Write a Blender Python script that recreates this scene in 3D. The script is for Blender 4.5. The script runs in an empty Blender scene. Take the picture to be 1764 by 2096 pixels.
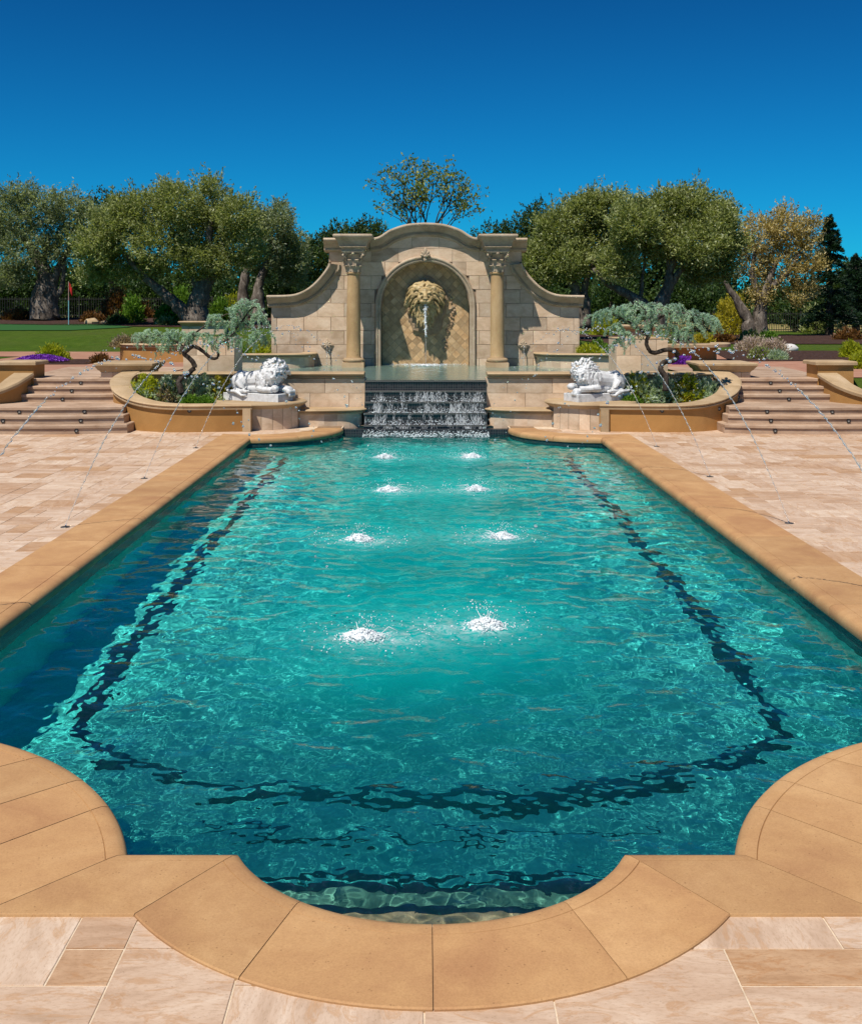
import bpy, bmesh, math, random
import numpy as np
from mathutils import Vector, Matrix, noise as mnoise
R = math.radians
rng = np.random.default_rng(7)
random.seed(7)
SC = bpy.context.scene
COL = SC.collection

# ---------------------------------------------------------------- camera, sky, sun, exposure
H = 2.3                       # eye height above the pool deck
FK = 2250.0 / 1764.0          # focal length in picture widths
cam_d = bpy.data.cameras.new('camera'); cam = bpy.data.objects.new('camera', cam_d); COL.objects.link(cam)
cam.location = (-0.03, 0, H); cam.rotation_euler = (R(90), 0, 0)
cam_d.sensor_fit = 'HORIZONTAL'; cam_d.sensor_width = 36; cam_d.lens = 36 * FK
cam_d.shift_x = 14 / 1764; cam_d.shift_y = -417 / 1764
cam_d.clip_start = 0.1; cam_d.clip_end = 3000
SC.camera = cam

SUN = Vector((-0.66, -1.05, 2.17)).normalized()          # towards the sun
w = bpy.data.worlds.new('World'); SC.world = w; w.use_nodes = True
wn = w.node_tree.nodes; wl = w.node_tree.links
sky = wn.new('ShaderNodeTexSky'); sky.sky_type = 'NISHITA'; sky.sun_disc = False
sky.sun_elevation = math.asin(SUN.z); sky.sun_rotation = math.atan2(SUN.x, SUN.y)
sky.altitude = 300; sky.air_density = 1.0; sky.dust_density = 0.0; sky.ozone_density = 3.0
# the photograph's sky is a deep, polarised blue: the sky's own gradient, filtered by elevation over the whole dome
tc = wn.new('ShaderNodeTexCoord'); sx = wn.new('ShaderNodeSeparateXYZ'); wl.new(tc.outputs['Generated'], sx.inputs[0])
rp = wn.new('ShaderNodeValToRGB'); e = rp.color_ramp.elements
e[0].position = 0.0; e[0].color = (0.02, 0.47, 0.78, 1)
e[1].position = 0.30; e[1].color = (0.016, 0.235, 0.47, 1)
wl.new(sx.outputs['Z'], rp.inputs[0])
mx = wn.new('ShaderNodeMix'); mx.data_type = 'RGBA'; mx.blend_type = 'MULTIPLY'; mx.inputs[0].default_value = 1
wl.new(sky.outputs[0], mx.inputs[6]); wl.new(rp.outputs[0], mx.inputs[7])
bg = wn['Background']; wl.new(mx.outputs[2], bg.inputs['Color']); bg.inputs['Strength'].default_value = 0.1

sun_d = bpy.data.lights.new('sun', 'SUN'); sun = bpy.data.objects.new('sun', sun_d); COL.objects.link(sun)
sun_d.energy = 4.3; sun_d.angle = R(0.5); sun_d.color = (1, 0.945, 0.85)
sun.rotation_euler = SUN.to_track_quat('Z', 'Y').to_euler()
sun.location = SUN * 60
sun_d.cycles.is_caustics_light = True

SC.view_settings.view_transform = 'Standard'; SC.view_settings.look = 'None'
SC.view_settings.exposure = 0.35; SC.view_settings.gamma = 1.0; SC.view_settings.use_curve_mapping = False
SC.render.engine = 'CYCLES'
cy = SC.cycles
cy.use_denoising = True
cy.max_bounces = 12; cy.transmission_bounces = 8; cy.transparent_max_bounces = 12
cy.diffuse_bounces = 3; cy.glossy_bounces = 4
cy.sample_clamp_indirect = 30.0
cy.blur_glossy = 0.2

# ---------------------------------------------------------------- helpers
class NT:
    """small wrapper for building a node material"""
    def __init__(s, name):
        s.m = bpy.data.materials.new(name); s.m.use_nodes = True
        s.n = s.m.node_tree.nodes; s.l = s.m.node_tree.links
        s.p = s.n['Principled BSDF']; s.out = s.n['Material Output']
    def new(s, t, **kw):
        x = s.n.new('ShaderNode' + t)
        for k, v in kw.items():
            if k in x.inputs.keys(): x.inputs[k].default_value = v
            else: setattr(x, k, v)
        return x
    def link(s, a, b): s.l.new(a, b)
    def pos(s, scale=(1, 1, 1)):
        g = s.new('NewGeometry'); mp = s.new('Mapping'); mp.inputs['Scale'].default_value = scale
        s.link(g.outputs['Position'], mp.inputs['Vector']); return mp.outputs[0]
    def noise(s, vec, scale, detail=4, rough=0.6, dist=0.0):
        t = s.new('TexNoise'); t.inputs['Scale'].default_value = scale
        t.inputs['Detail'].default_value = detail; t.inputs['Roughness'].default_value = rough
        t.inputs['Distortion'].default_value = dist
        if vec is not None: s.link(vec, t.inputs['Vector'])
        return t.outputs['Fac']
    def ramp(s, fac, stops):
        r = s.new('ValToRGB'); e = r.color_ramp.elements
        while len(e) < len(stops): e.new(0.5)
        for x, (p, c) in zip(e, stops):
            x.position = p; x.color = (*c, 1) if len(c) == 3 else c
        s.link(fac, r.inputs[0]); return r.outputs[0]
    def mix(s, fac, a, b, mode='MIX'):
        m = s.new('Mix', data_type='RGBA', blend_type=mode)
        for sock, v in ((m.inputs[0], fac), (m.inputs[6], a), (m.inputs[7], b)):
            if isinstance(v, bpy.types.NodeSocket): s.link(v, sock)
            elif isinstance(v, (int, float)): sock.default_value = v if sock == m.inputs[0] else (v, v, v, 1)
            else: sock.default_value = (*v, 1)
        return m.outputs[2]
    def math(s, op, a, b=0.0):
        m = s.new('Math', operation=op)
        for i, v in enumerate((a, b)):
            if isinstance(v, bpy.types.NodeSocket): s.link(v, m.inputs[i])
            else: m.inputs[i].default_value = v
        return m.outputs[0]
    def rand(s):
        """one number per object plus one per face group (attribute 'tone')"""
        oi = s.new('ObjectInfo'); at = s.new('Attribute', attribute_name='tone')
        return s.math('FRACT', s.math('ADD', oi.outputs['Random'], at.outputs['Fac']))
    def bump(s, h, strength=0.3, dist=0.01):
        b = s.new('Bump'); b.inputs['Strength'].default_value = strength; b.inputs['Distance'].default_value = dist
        s.link(h, b.inputs['Height']); s.link(b.outputs[0], s.p.inputs['Normal'])
    def base(s, c, rough=0.7, spec=0.3):
        if isinstance(c, bpy.types.NodeSocket): s.link(c, s.p.inputs['Base Color'])
        else: s.p.inputs['Base Color'].default_value = (*c, 1)
        s.p.inputs['Roughness'].default_value = rough
        s.p.inputs['Specular IOR Level'].default_value = spec
        return s.m

class MB:
    """collects polygons, then builds ONE mesh object"""
    def __init__(s): s.v = []; s.f = []; s.t = []; s.n = 0
    def add(s, v, f, tone=0.0):
        v = [tuple(map(float, p)) for p in v]
        s.v += v; s.f += [tuple(i + s.n for i in q) for q in f]; s.t += [tone] * len(f); s.n += len(v)
    def box(s, x0, x1, y0, y1, z0, z1, tone=0.0, ch=0.0):
        if ch <= 0:
            v = [(x0,y0,z0),(x1,y0,z0),(x1,y1,z0),(x0,y1,z0),(x0,y0,z1),(x1,y0,z1),(x1,y1,z1),(x0,y1,z1)]
            s.add(v, [(3,2,1,0),(4,5,6,7),(0,1,5,4),(1,2,6,5),(2,3,7,6),(3,0,4,7)], tone)
        else:
            c = ch
            v = [(x0,y0,z0),(x1,y0,z0),(x1,y1,z0),(x0,y1,z0),(x0,y0,z1-c),(x1,y0,z1-c),(x1,y1,z1-c),(x0,y1,z1-c),
                 (x0+c,y0+c,z1),(x1-c,y0+c,z1),(x1-c,y1-c,z1),(x0+c,y1-c,z1)]
            s.add(v, [(3,2,1,0),(8,9,10,11),(0,1,5,4),(1,2,6,5),(2,3,7,6),(3,0,4,7),(4,5,9,8),(5,6,10,9),(6,7,11,10),(7,4,8,11)], tone)
    def prism(s, pts, z0, z1, tone=0.0, ch=0.0):
        """vertical prism over a counter-clockwise XY outline; ch bevels the top edge"""
        n = len(pts); v = [(x, y, z0) for x, y in pts]
        if ch > 0:
            ins = inset(pts, ch)
            v += [(x, y, z1 - ch) for x, y in pts] + [(x, y, z1) for x, y in ins]
            f = [tuple(reversed(range(n))), tuple(range(2*n, 3*n))]
            for i in range(n):
                j = (i + 1) % n
                f += [(i, j, n+j, n+i), (n+i, n+j, 2*n+j, 2*n+i)]
        else:
            v += [(x, y, z1) for x, y in pts]
            f = [tuple(reversed(range(n))), tuple(range(n, 2*n))]
            for i in range(n):
                j = (i + 1) % n; f.append((i, j, n+j, n+i))
        s.add(v, f, tone)
    def slabxz(s, pts, y0, y1, tone=0.0, ch=0.0):
        """plate over an XZ outline (counter-clockwise seen from -Y), front at y0, back at y1"""
        n = len(pts)
        if ch > 0:
            ins = inset(pts, ch)
            v = [(x, y0, z) for x, z in ins] + [(x, y0 + ch, z) for x, z in pts] + [(x, y1, z) for x, z in pts]
            f = [tuple(range(n)), tuple(reversed(range(2*n, 3*n)))]
            for i in range(n):
                j = (i + 1) % n
                f += [(i, n+i, n+j, j), (n+i, 2*n+i, 2*n+j, n+j)]
        else:
            v = [(x, y0, z) for x, z in pts] + [(x, y1, z) for x, z in pts]
            f = [tuple(range(n)), tuple(reversed(range(n, 2*n)))]
            for i in range(n):
                j = (i + 1) % n; f.append((i, n+i, n+j, j))
        s.add(v, f, tone)
    def lathe(s, c, prof, n=24, tone=0.0, sx=1.0, sy=1.0, a0=0.0, a1=2*math.pi):
        """profile [(r,z)...] turned round the vertical axis at c"""
        full = abs(a1 - a0 - 2*math.pi) < 1e-6; m = n if full else n + 1; v = []; f = []
        for r, z in prof:
            for i in range(m):
                a = a0 + (a1 - a0) * i / n
                v.append((c[0] + r*sx*math.cos(a), c[1] + r*sy*math.sin(a), c[2] + z))
        for k in range(len(prof) - 1):
            for i in range(n):
                j = (i + 1) % m
                f.append((k*m+i, k*m+j, (k+1)*m+j, (k+1)*m+i))
        s.add(v, f, tone)
    def tube(s, pts, rad, n=8, tone=0.0, cap=True):
        pts = [Vector(p) for p in pts]; m = len(pts)
        if not hasattr(rad, '__len__'): rad = [rad] * m
        v = []; f = []; up = Vector((0.31, 0.17, 0.93))
        for i, p in enumerate(pts):
            d = (pts[min(i+1, m-1)] - pts[max(i-1, 0)])
            d = d.normalized() if d.length > 1e-9 else Vector((0, 0, 1))
            a = d.cross(up)
            if a.length < 0.05: a = d.cross(Vector((1, 0, 0)))
            a.normalize(); b = d.cross(a)
            for k in range(n):
                t = 2*math.pi*k/n; v.append(p + (a*math.cos(t) + b*math.sin(t)) * rad[i])
        for i in range(m - 1):
            for k in range(n):
                j = (k + 1) % n; f.append((i*n+k, (i+1)*n+k, (i+1)*n+j, i*n+j))
        if cap: f += [tuple(range(n)), tuple(reversed(range((m-1)*n, m*n)))]
        s.add(v, f, tone)
    def ball(s, c, r, n=8, m=6, tone=0.0, rot=None):
        if not hasattr(r, '__len__'): r = (r, r, r)
        v = [Vector((0, 0, -r[2]))]; f = []
        for i in range(1, m):
            t = math.pi * i / m - math.pi/2
            for k in range(n):
                a = 2*math.pi*k/n
                v.append(Vector((r[0]*math.cos(t)*math.cos(a), r[1]*math.cos(t)*math.sin(a), r[2]*math.sin(t))))
        v.append(Vector((0, 0, r[2]))); e = len(v) - 1
        for k in range(n):
            j = (k+1) % n
            f.append((0, 1+j, 1+k)); f.append((e, 1+(m-2)*n+k, 1+(m-2)*n+j))
            for i in range(m-2): f.append((1+i*n+k, 1+i*n+j, 1+(i+1)*n+j, 1+(i+1)*n+k))
        if rot is not None: v = [rot @ p for p in v]
        c = Vector(c); s.add([p + c for p in v], f, tone)
    def sweep(s, path, prof, closed=False, tone=0.0, cap=True, flip=False):
        """profile [(off,z)...] swept along path [(x,y,z)...]; off is to the right of travel"""
        path = [Vector(p) for p in path]; m = len(path); n = len(prof); v = []; f = []
        for i, p in enumerate(path):
            if closed: a, b = path[i-1], path[(i+1) % m]
            else: a, b = path[max(i-1, 0)], path[min(i+1, m-1)]
            d = Vector((b.x-a.x, b.y-a.y, 0)); d.normalize()
            r = Vector((d.y, -d.x, 0))
            for o, z in prof: v.append(p + r*o + Vector((0, 0, z)))
        for i in range(m if closed else m-1):
            j = (i+1) % m
            for k in range(n):
                l = (k+1) % n
                f.append((i*n+k, i*n+l, j*n+l, j*n+k))
        if cap and not closed: f += [tuple(reversed(range(n))), tuple(range((m-1)*n, m*n))]
        s.add(v, f, tone)
    def build(s, name, mat, parent=None, smooth=False, loc=None):
        me = bpy.data.meshes.new(name)
        nv = len(s.v)
        if loc is not None: vv = [(x-loc[0], y-loc[1], z-loc[2]) for x, y, z in s.v]
        else: vv = s.v
        me.from_pydata(vv, [], s.f)
        if any(s.t):
            a = me.attributes.new('tone', 'FLOAT', 'FACE'); a.data.foreach_set('value', s.t)
        me.materials.append(mat)
        bm = bmesh.new(); bm.from_mesh(me); bmesh.ops.recalc_face_normals(bm, faces=bm.faces); bm.to_mesh(me); bm.free()
        if smooth: me.shade_smooth() if smooth is True else me.set_sharp_from_angle(angle=R(smooth))
        if smooth and smooth is not True:
            me.shade_smooth(); me.set_sharp_from_angle(angle=R(smooth))
        o = link(name, me, parent)
        if loc is not None: o.location = loc
        return o

def inset(pts, c):
    """shrinks a counter-clockwise outline by c"""
    n = len(pts); out = []
    for i in range(n):
        a = Vector(pts[i-1]); b = Vector(pts[i]); d = Vector(pts[(i+1) % n])
        e1 = (b - a); e2 = (d - b)
        if e1.length < 1e-9 or e2.length < 1e-9: out.append(tuple(b)); continue
        e1.normalize(); e2.normalize()
        n1 = Vector((-e1.y, e1.x)); n2 = Vector((-e2.y, e2.x)); m = n1 + n2
        if m.length < 1e-6: out.append(tuple(b)); continue
        m.normalize(); k = c / max(0.35, m.dot(n1)); out.append(tuple(b + m*k))
    return out

def link(name, data, parent=None):
    o = bpy.data.objects.new(name, data); COL.objects.link(o)
    if parent is not None: o.parent = parent
    return o
def thing(name, label, cat, loc=(0, 0, 0), rz=0.0, group=None):
    o = link(name, None); o.location = loc; o.rotation_euler = (0, 0, rz); o.empty_display_size = 0.2
    return tag(o, label, cat, group)
def tag(o, label=None, cat=None, group=None, kind=None):
    if label: o['label'] = label
    if cat: o['category'] = cat
    if group: o['group'] = group
    if kind: o['kind'] = kind
    return o
def raw_mesh(name, v, f, mats, tone=None, smooth=False, mat_idx=None):
    """fast mesh from numpy arrays; f is (n,3) or (n,4)"""
    me = bpy.data.meshes.new(name); v = np.asarray(v, np.float32); f = np.asarray(f, np.int32); k = f.shape[1]
    me.vertices.add(len(v)); me.vertices.foreach_set('co', v.ravel())
    me.loops.add(f.size); me.loops.foreach_set('vertex_index', f.ravel())
    me.polygons.add(len(f)); me.polygons.foreach_set('loop_start', np.arange(0, f.size, k, dtype=np.int32))
    me.update(calc_edges=True)
    for m in (mats if isinstance(mats, (list, tuple)) else [mats]): me.materials.append(m)
    if mat_idx is not None: me.polygons.foreach_set('material_index', np.asarray(mat_idx, np.int32))
    if tone is not None:
        a = me.attributes.new('tone', 'FLOAT', 'FACE'); a.data.foreach_set('value', np.asarray(tone, np.float32))
    if smooth: me.shade_smooth()
    return me
def arc(cx, cy, r, a0, a1, n):
    return [(cx + r*math.cos(R(a0+(a1-a0)*i/n)), cy + r*math.sin(R(a0+(a1-a0)*i/n))) for i in range(n+1)]
# ---------------------------------------------------------------- materials of the masonry
def stone_mat(name, dark, mid, light, scale=3.0, vein=(1, 1, 1), rough=0.75, bump=0.25, pit=0.0, spread=0.6, bd=0.006):
    t = NT(name); p = t.pos(vein); r = t.rand()
    off = t.new('VectorMath', operation='ADD'); t.link(p, off.inputs[0])
    cmb = t.new('CombineXYZ'); k = t.math('MULTIPLY', r, 37.0)
    for i in range(3): t.link(k, cmb.inputs[i])
    t.link(cmb.outputs[0], off.inputs[1]); v = off.outputs[0]
    n1 = t.noise(v, scale, 6, 0.62, 0.6); n2 = t.noise(v, scale*6, 5, 0.7)
    c = t.ramp(n1, [(0.28, dark), (0.5, mid), (0.72, light)])
    c = t.mix(t.ramp(n2, [(0.35, (0.32,)*3), (0.65, (0, 0, 0))]), c, dark)
    tone = t.ramp(r, [(0, (1-0.32*spread,)*3), (0.5, (1, 1, 1)), (1, (1+0.16*spread, 1+0.10*spread, 1+0.05*spread))])
    c = t.mix(1.0, c, tone, 'MULTIPLY')
    c = t.mix(1.0, c, t.ramp(t.noise(p, 130, 3, 0.8), [(0.3, (0.84, 0.82, 0.80)), (0.55, (1, 1, 1)), (0.75, (1.08, 1.08, 1.07))]), 'MULTIPLY')
    h = t.math('ADD', t.math('MULTIPLY', n2, 0.7), n1)
    if pit > 0:
        vo = t.new('TexVoronoi'); vo.inputs['Scale'].default_value = pit; t.link(v, vo.inputs['Vector'])
        pm = t.ramp(vo.outputs['Distance'], [(0.10, (1, 1, 1)), (0.2, (0, 0, 0))])
        pm = t.mix(1.0, pm, t.ramp(t.noise(v, pit*0.3, 2), [(0.5, (0, 0, 0)), (0.62, (1, 1, 1))]), 'MULTIPLY')
        c = t.mix(t.mix(1.0, pm, (0.55, 0.55, 0.55), 'MULTIPLY'), c, (dark[0]*0.4, dark[1]*0.36, dark[2]*0.3))
        h = t.math('SUBTRACT', h, pm)
    t.bump(h, bump, bd)
    return t.base(c, rough, 0.25)
M = {}
M['travertine'] = stone_mat('travertine', (0.36, 0.215, 0.115), (0.60, 0.43, 0.30), (0.72, 0.57, 0.43), 2.3, (1, 1.7, 1), 0.6, 0.3, 30, 0.9)
M['coping'] = stone_mat('sandstone_coping', (0.36, 0.185, 0.085), (0.47, 0.27, 0.12), (0.56, 0.345, 0.165), 1.5, (1, 1, 1), 0.7, 0.2, 46, 0.28)
t = NT('travertine_slab'); r = t.rand(); p = t.pos(); k = t.math('MULTIPLY', r, 53.0)
cmb = t.new('CombineXYZ'); t.link(k, cmb.inputs[0]); t.link(t.math('MULTIPLY', r, 29.0), cmb.inputs[1])
vr = t.new('VectorRotate'); vr.rotation_type = 'Z_AXIS'; t.link(p, vr.inputs['Vector']); t.link(t.math('MULTIPLY', t.math('ROUND', t.math('MULTIPLY', t.math('FRACT', t.math('MULTIPLY', r, 7.3)), 1.2)), 1.5708), vr.inputs['Angle'])
mp = t.new('Mapping'); mp.inputs['Scale'].default_value = (1, 2.6, 1); t.link(vr.outputs[0], mp.inputs['Vector'])
ad = t.new('VectorMath', operation='ADD'); t.link(mp.outputs[0], ad.inputs[0]); t.link(cmb.outputs[0], ad.inputs[1]); v = ad.outputs[0]
n1 = t.noise(v, 2.2, 9, 0.62, 0.9); n2 = t.noise(v, 4.2, 10, 0.68, 1.6); n3 = t.noise(v, 34, 4, 0.7)
c = t.ramp(n1, [(0.25, (0.40, 0.275, 0.185)), (0.45, (0.53, 0.385, 0.28)), (0.58, (0.60, 0.46, 0.35)), (0.75, (0.67, 0.545, 0.435))])
c = t.mix(t.ramp(n2, [(0.52, (0, 0, 0)), (0.60, (0.55,)*3), (0.64, (0.2,)*3), (0.72, (0.65,)*3)]), c, (0.44, 0.235, 0.10))
c = t.mix(t.ramp(n3, [(0.36, (0.4,)*3), (0.5, (0, 0, 0))]), c, (0.36, 0.24, 0.15))
c = t.mix(1.0, c, t.ramp(r, [(0, (0.80, 0.66, 0.50)), (0.12, (0.82, 0.72, 0.62)), (0.3, (0.93, 0.89, 0.85)), (0.7, (1, 1, 1)), (0.9, (1.06, 1.08, 1.08)), (1, (0.9, 0.82, 0.72))]), 'MULTIPLY')
vo = t.new('TexVoronoi'); vo.inputs['Scale'].default_value = 55; t.link(v, vo.inputs['Vector'])
pm = t.mix(1.0, t.ramp(vo.outputs['Distance'], [(0.1, (1, 1, 1)), (0.22, (0, 0, 0))]), t.ramp(t.noise(v, 9, 3), [(0.52, (0, 0, 0)), (0.62, (1, 1, 1))]), 'MULTIPLY')
c = t.mix(t.mix(1.0, pm, (0.5,)*3, 'MULTIPLY'), c, (0.2, 0.12, 0.07))
t.bump(t.math('SUBTRACT', t.math('ADD', n1, t.math('MULTIPLY', n3, 0.4)), pm), 0.3, 0.006); M['travertine'] = t.base(c, 0.6, 0.25)
M['grout'] = stone_mat('grout', (0.46, 0.37, 0.27), (0.58, 0.48, 0.36), (0.66, 0.56, 0.44), 9)
M['joint'] = stone_mat('coping_joint', (0.2, 0.125, 0.07), (0.27, 0.175, 0.1), (0.33, 0.22, 0.13), 9)
M['block'] = stone_mat('limestone_block', (0.46, 0.325, 0.21), (0.66, 0.50, 0.355), (0.77, 0.63, 0.48), 2.2, (1, 1, 1.6), 0.8, 0.3, 26, 0.7)
M['mortar'] = stone_mat('mortar', (0.22, 0.155, 0.105), (0.28, 0.21, 0.15), (0.34, 0.26, 0.19), 9)
M['cap'] = stone_mat('cast_stone_cap', (0.33, 0.225, 0.125), (0.45, 0.325, 0.19), (0.53, 0.40, 0.26), 1.6, (1, 1, 1), 0.75, 0.2, 22, 0.4)
M['cornice'] = stone_mat('weathered_cornice', (0.29, 0.215, 0.14), (0.47, 0.37, 0.26), (0.57, 0.47, 0.35), 2.4, (1, 1, 1), 0.8, 0.35, 20, 0.4)
M['column'] = stone_mat('column_stone', (0.36, 0.225, 0.105), (0.47, 0.315, 0.16), (0.55, 0.39, 0.22), 2.0, (1, 1, 0.6), 0.75, 0.3, 16, 0.3)
M['stucco'] = stone_mat('ochre_stucco', (0.33, 0.165, 0.05), (0.42, 0.22, 0.07), (0.47, 0.255, 0.09), 0.9, (1, 1, 1), 0.85, 0.25, 0, 0.3)
M['step'] = stone_mat('stair_concrete', (0.29, 0.18, 0.115), (0.44, 0.31, 0.215), (0.56, 0.42, 0.31), 1.6, (1, 1, 2.5), 0.75, 0.2, 0, 0.4)
M['niche'] = stone_mat('niche_tile', (0.42, 0.25, 0.115), (0.62, 0.42, 0.225), (0.77, 0.57, 0.35), 4, (1, 1, 1), 0.6, 0.3, 24, 0.9)
M['rock'] = stone_mat('rough_rock', (0.3, 0.2, 0.12), (0.45, 0.32, 0.2), (0.56, 0.43, 0.3), 4, (1, 1, 1), 0.9, 0.9, 14, 0.3, 0.03)
M['path'] = stone_mat('red_path', (0.36, 0.17, 0.105), (0.44, 0.23, 0.15), (0.5, 0.28, 0.19), 2)

# ---------------------------------------------------------------- pool shape
ZW = -0.15                                   # water level
XS, XO = 3.12, 3.70                          # inner and outer edge of the side coping
NC, NR, NW = (0, 5.0), 0.90, 0.51            # near bay: centre, inner radius, coping width
CC, CR, CW = (3.2, 4.05), 1.99, 0.50         # near corner circles
FC, FR = (3.2, 21.05), 1.60                  # far corner circles
YN = 4.62                                    # near straight edge
YF = 21.3                                    # foot of the cascade
def near_outline(n=1):
    """inner edge from the near bay centre to the right side, +X half"""
    a = math.degrees(math.acos((NC[1]-YN)/NR))
    p = arc(NC[0], NC[1], NR, -90, -90+a, 14*n)
    b0 = math.degrees(math.atan2(YN-CC[1], -(math.sqrt(CR**2-(YN-CC[1])**2))))
    b1 = math.degrees(math.atan2(math.sqrt(CR**2-(XS-CC[0])**2), XS-CC[0]))
    p += arc(CC[0], CC[1], CR, b0, b1, 20*n)
    return p
def far_outline(n=1):
    a0 = math.degrees(math.atan2(-math.sqrt(FR**2-(XS-FC[0])**2), XS-FC[0])) % 360
    p = arc(FC[0], FC[1], FR, a0, 180, 16*n)
    return p + [(FC[0]-FR, 21.6)]
half = near_outline() + far_outline()
POOL = half + [(-x, y) for x, y in reversed(half[1:])]
def in_poly(x, y, poly):
    x = np.asarray(x, float); y = np.asarray(y, float); r = np.zeros(x.shape, bool)
    px = np.array([q[0] for q in poly]); py = np.array([q[1] for q in poly]); j = len(poly) - 1
    for i in range(len(poly)):
        c = ((py[i] > y) != (py[j] > y))
        with np.errstate(divide='ignore', invalid='ignore'):
            xi = (px[j]-px[i])*(y-py[i])/(py[j]-py[i]) + px[i]
        r ^= c & (x < xi); j = i
    return r
def poly_dist(x, y, poly):
    """distance of points to the outline"""
    x = np.asarray(x, float); y = np.asarray(y, float); d = np.full(x.shape, 1e9)
    for i in range(len(poly)):
        ax, ay = poly[i-1]; bx, by = poly[i]; ex, ey = bx-ax, by-ay; L = ex*ex+ey*ey
        if L < 1e-12: continue
        t = np.clip(((x-ax)*ex+(y-ay)*ey)/L, 0, 1)
        d = np.minimum(d, np.hypot(x-ax-t*ex, y-ay-t*ey))
    return d

# ---------------------------------------------------------------- pool shell
t = NT('pool_plaster'); v = t.pos(); n1 = t.noise(v, 0.9, 4); n2 = t.noise(v, 45, 3, 0.7)
c = t.ramp(n1, [(0.3, (0.045, 0.64, 0.57)), (0.7, (0.10, 0.80, 0.71))])
c = t.mix(t.ramp(n2, [(0.4, (0.4,)*3), (0.62, (0, 0, 0))]), c, (0.02, 0.36, 0.33))
M['plaster'] = t.base(c, 0.8, 0.1)
def mosaic(name, ca, cb, size, mortar, rough=0.2):
    t = NT(name); g = t.new('NewGeometry'); b = t.new('TexBrick')
    sep = t.new('SeparateXYZ'); t.link(g.outputs['Position'], sep.inputs[0])
    cmb = t.new('CombineXYZ'); t.link(t.math('ADD', sep.outputs[0], sep.outputs[1]), cmb.inputs[0]); t.link(sep.outputs[2], cmb.inputs[1])
    t.link(cmb.outputs[0], b.inputs['Vector'])
    b.offset = 0; b.inputs['Scale'].default_value = 1/size; b.inputs['Brick Width'].default_value = 1; b.inputs['Row Height'].default_value = 1
    b.inputs['Mortar Size'].default_value = 0.09; b.inputs['Color1'].default_value = (*ca, 1); b.inputs['Color2'].default_value = (*cb, 1)
    b.inputs['Mortar'].default_value = (*mortar, 1); t.bump(b.outputs['Fac'], -0.4, 0.003)
    return t.base(b.outputs['Color'], rough, 0.5)
M['mosaic'] = mosaic('dark_mosaic', (0.012, 0.012, 0.016), (0.03, 0.028, 0.032), 0.05, (0.075, 0.065, 0.06))
M['waterline'] = mosaic('waterline_tile', (0.012, 0.03, 0.032), (0.02, 0.05, 0.05), 0.05, (0.03, 0.045, 0.045), 0.25)
M['trim'] = NT('black_trim_tile').base((0.004, 0.006, 0.016), 0.4, 0.3)
t = NT('shallow_step_tile'); v = t.pos(); n = t.noise(v, 9, 5, 0.7)
M['shallow'] = t.base(t.ramp(n, [(0.3, (0.10, 0.11, 0.06)), (0.5, (0.26, 0.22, 0.12)), (0.7, (0.42, 0.36, 0.22))]), 0.8, 0.1)
M['mid_step'] = NT('olive_step_tile').base((0.07, 0.20, 0.15), 0.8, 0.1)
ZB = -1.5
pool = thing('swimming_pool', 'long teal swimming pool with scalloped ends in front of the lion fountain wall', 'swimming pool')
n = len(POOL)
o = raw_mesh('pool_floor', [(x, y, ZB) for x, y in POOL], [[0, 0, 0]], M['plaster'])
bpy.data.meshes.remove(o)
mb = MB(); mb.add([(x, y, ZB) for x, y in POOL], [tuple(range(n))])
fl = mb.build('pool_floor', M['plaster'], pool)
mb = MB()
for i in range(n):
    (ax, ay), (bx, by) = POOL[i], POOL[(i+1) % n]
    mb.add([(ax, ay, ZB), (bx, by, ZB), (bx, by, -0.34), (ax, ay, -0.34)], [(0, 1, 2, 3)])
wa = mb.build('pool_wall', M['plaster'], pool)
mb = MB()
for i in range(n):
    (ax, ay), (bx, by) = POOL[i], POOL[(i+1) % n]
    mb.add([(ax, ay, -0.34), (bx, by, -0.34), (bx, by, -0.02), (ax, ay, -0.02)], [(0, 1, 2, 3)])
wt = mb.build('waterline_tile', M['waterline'], pool)
recv = [fl, wa]
def strip(path, wd, z):
    m = MB(); m.sweep([(x, y, z) for x, y in path], [(-wd/2, 0), (wd/2, 0), (wd/2, 0.006), (-wd/2, 0.006)]); return m
for off, wd in ((0.0, 0.13),):
    half_l = [(0, 6.72), (1.18, 6.84), (2.0, 7.2), (2.5, 7.65), (2.52, 9), (2.52, 19.6)]
    path = [(-x, y) for x, y in reversed(half_l[1:])] + half_l
    recv.append(strip(path, wd, ZB).build('floor_line', M['trim'], pool))
path = [(-1.35, 6.42), (-0.8, 6.33), (0.8, 6.33), (1.35, 6.42)]
recv.append(strip(path, 0.03, ZB).build('floor_line', M['trim'], pool))
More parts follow.
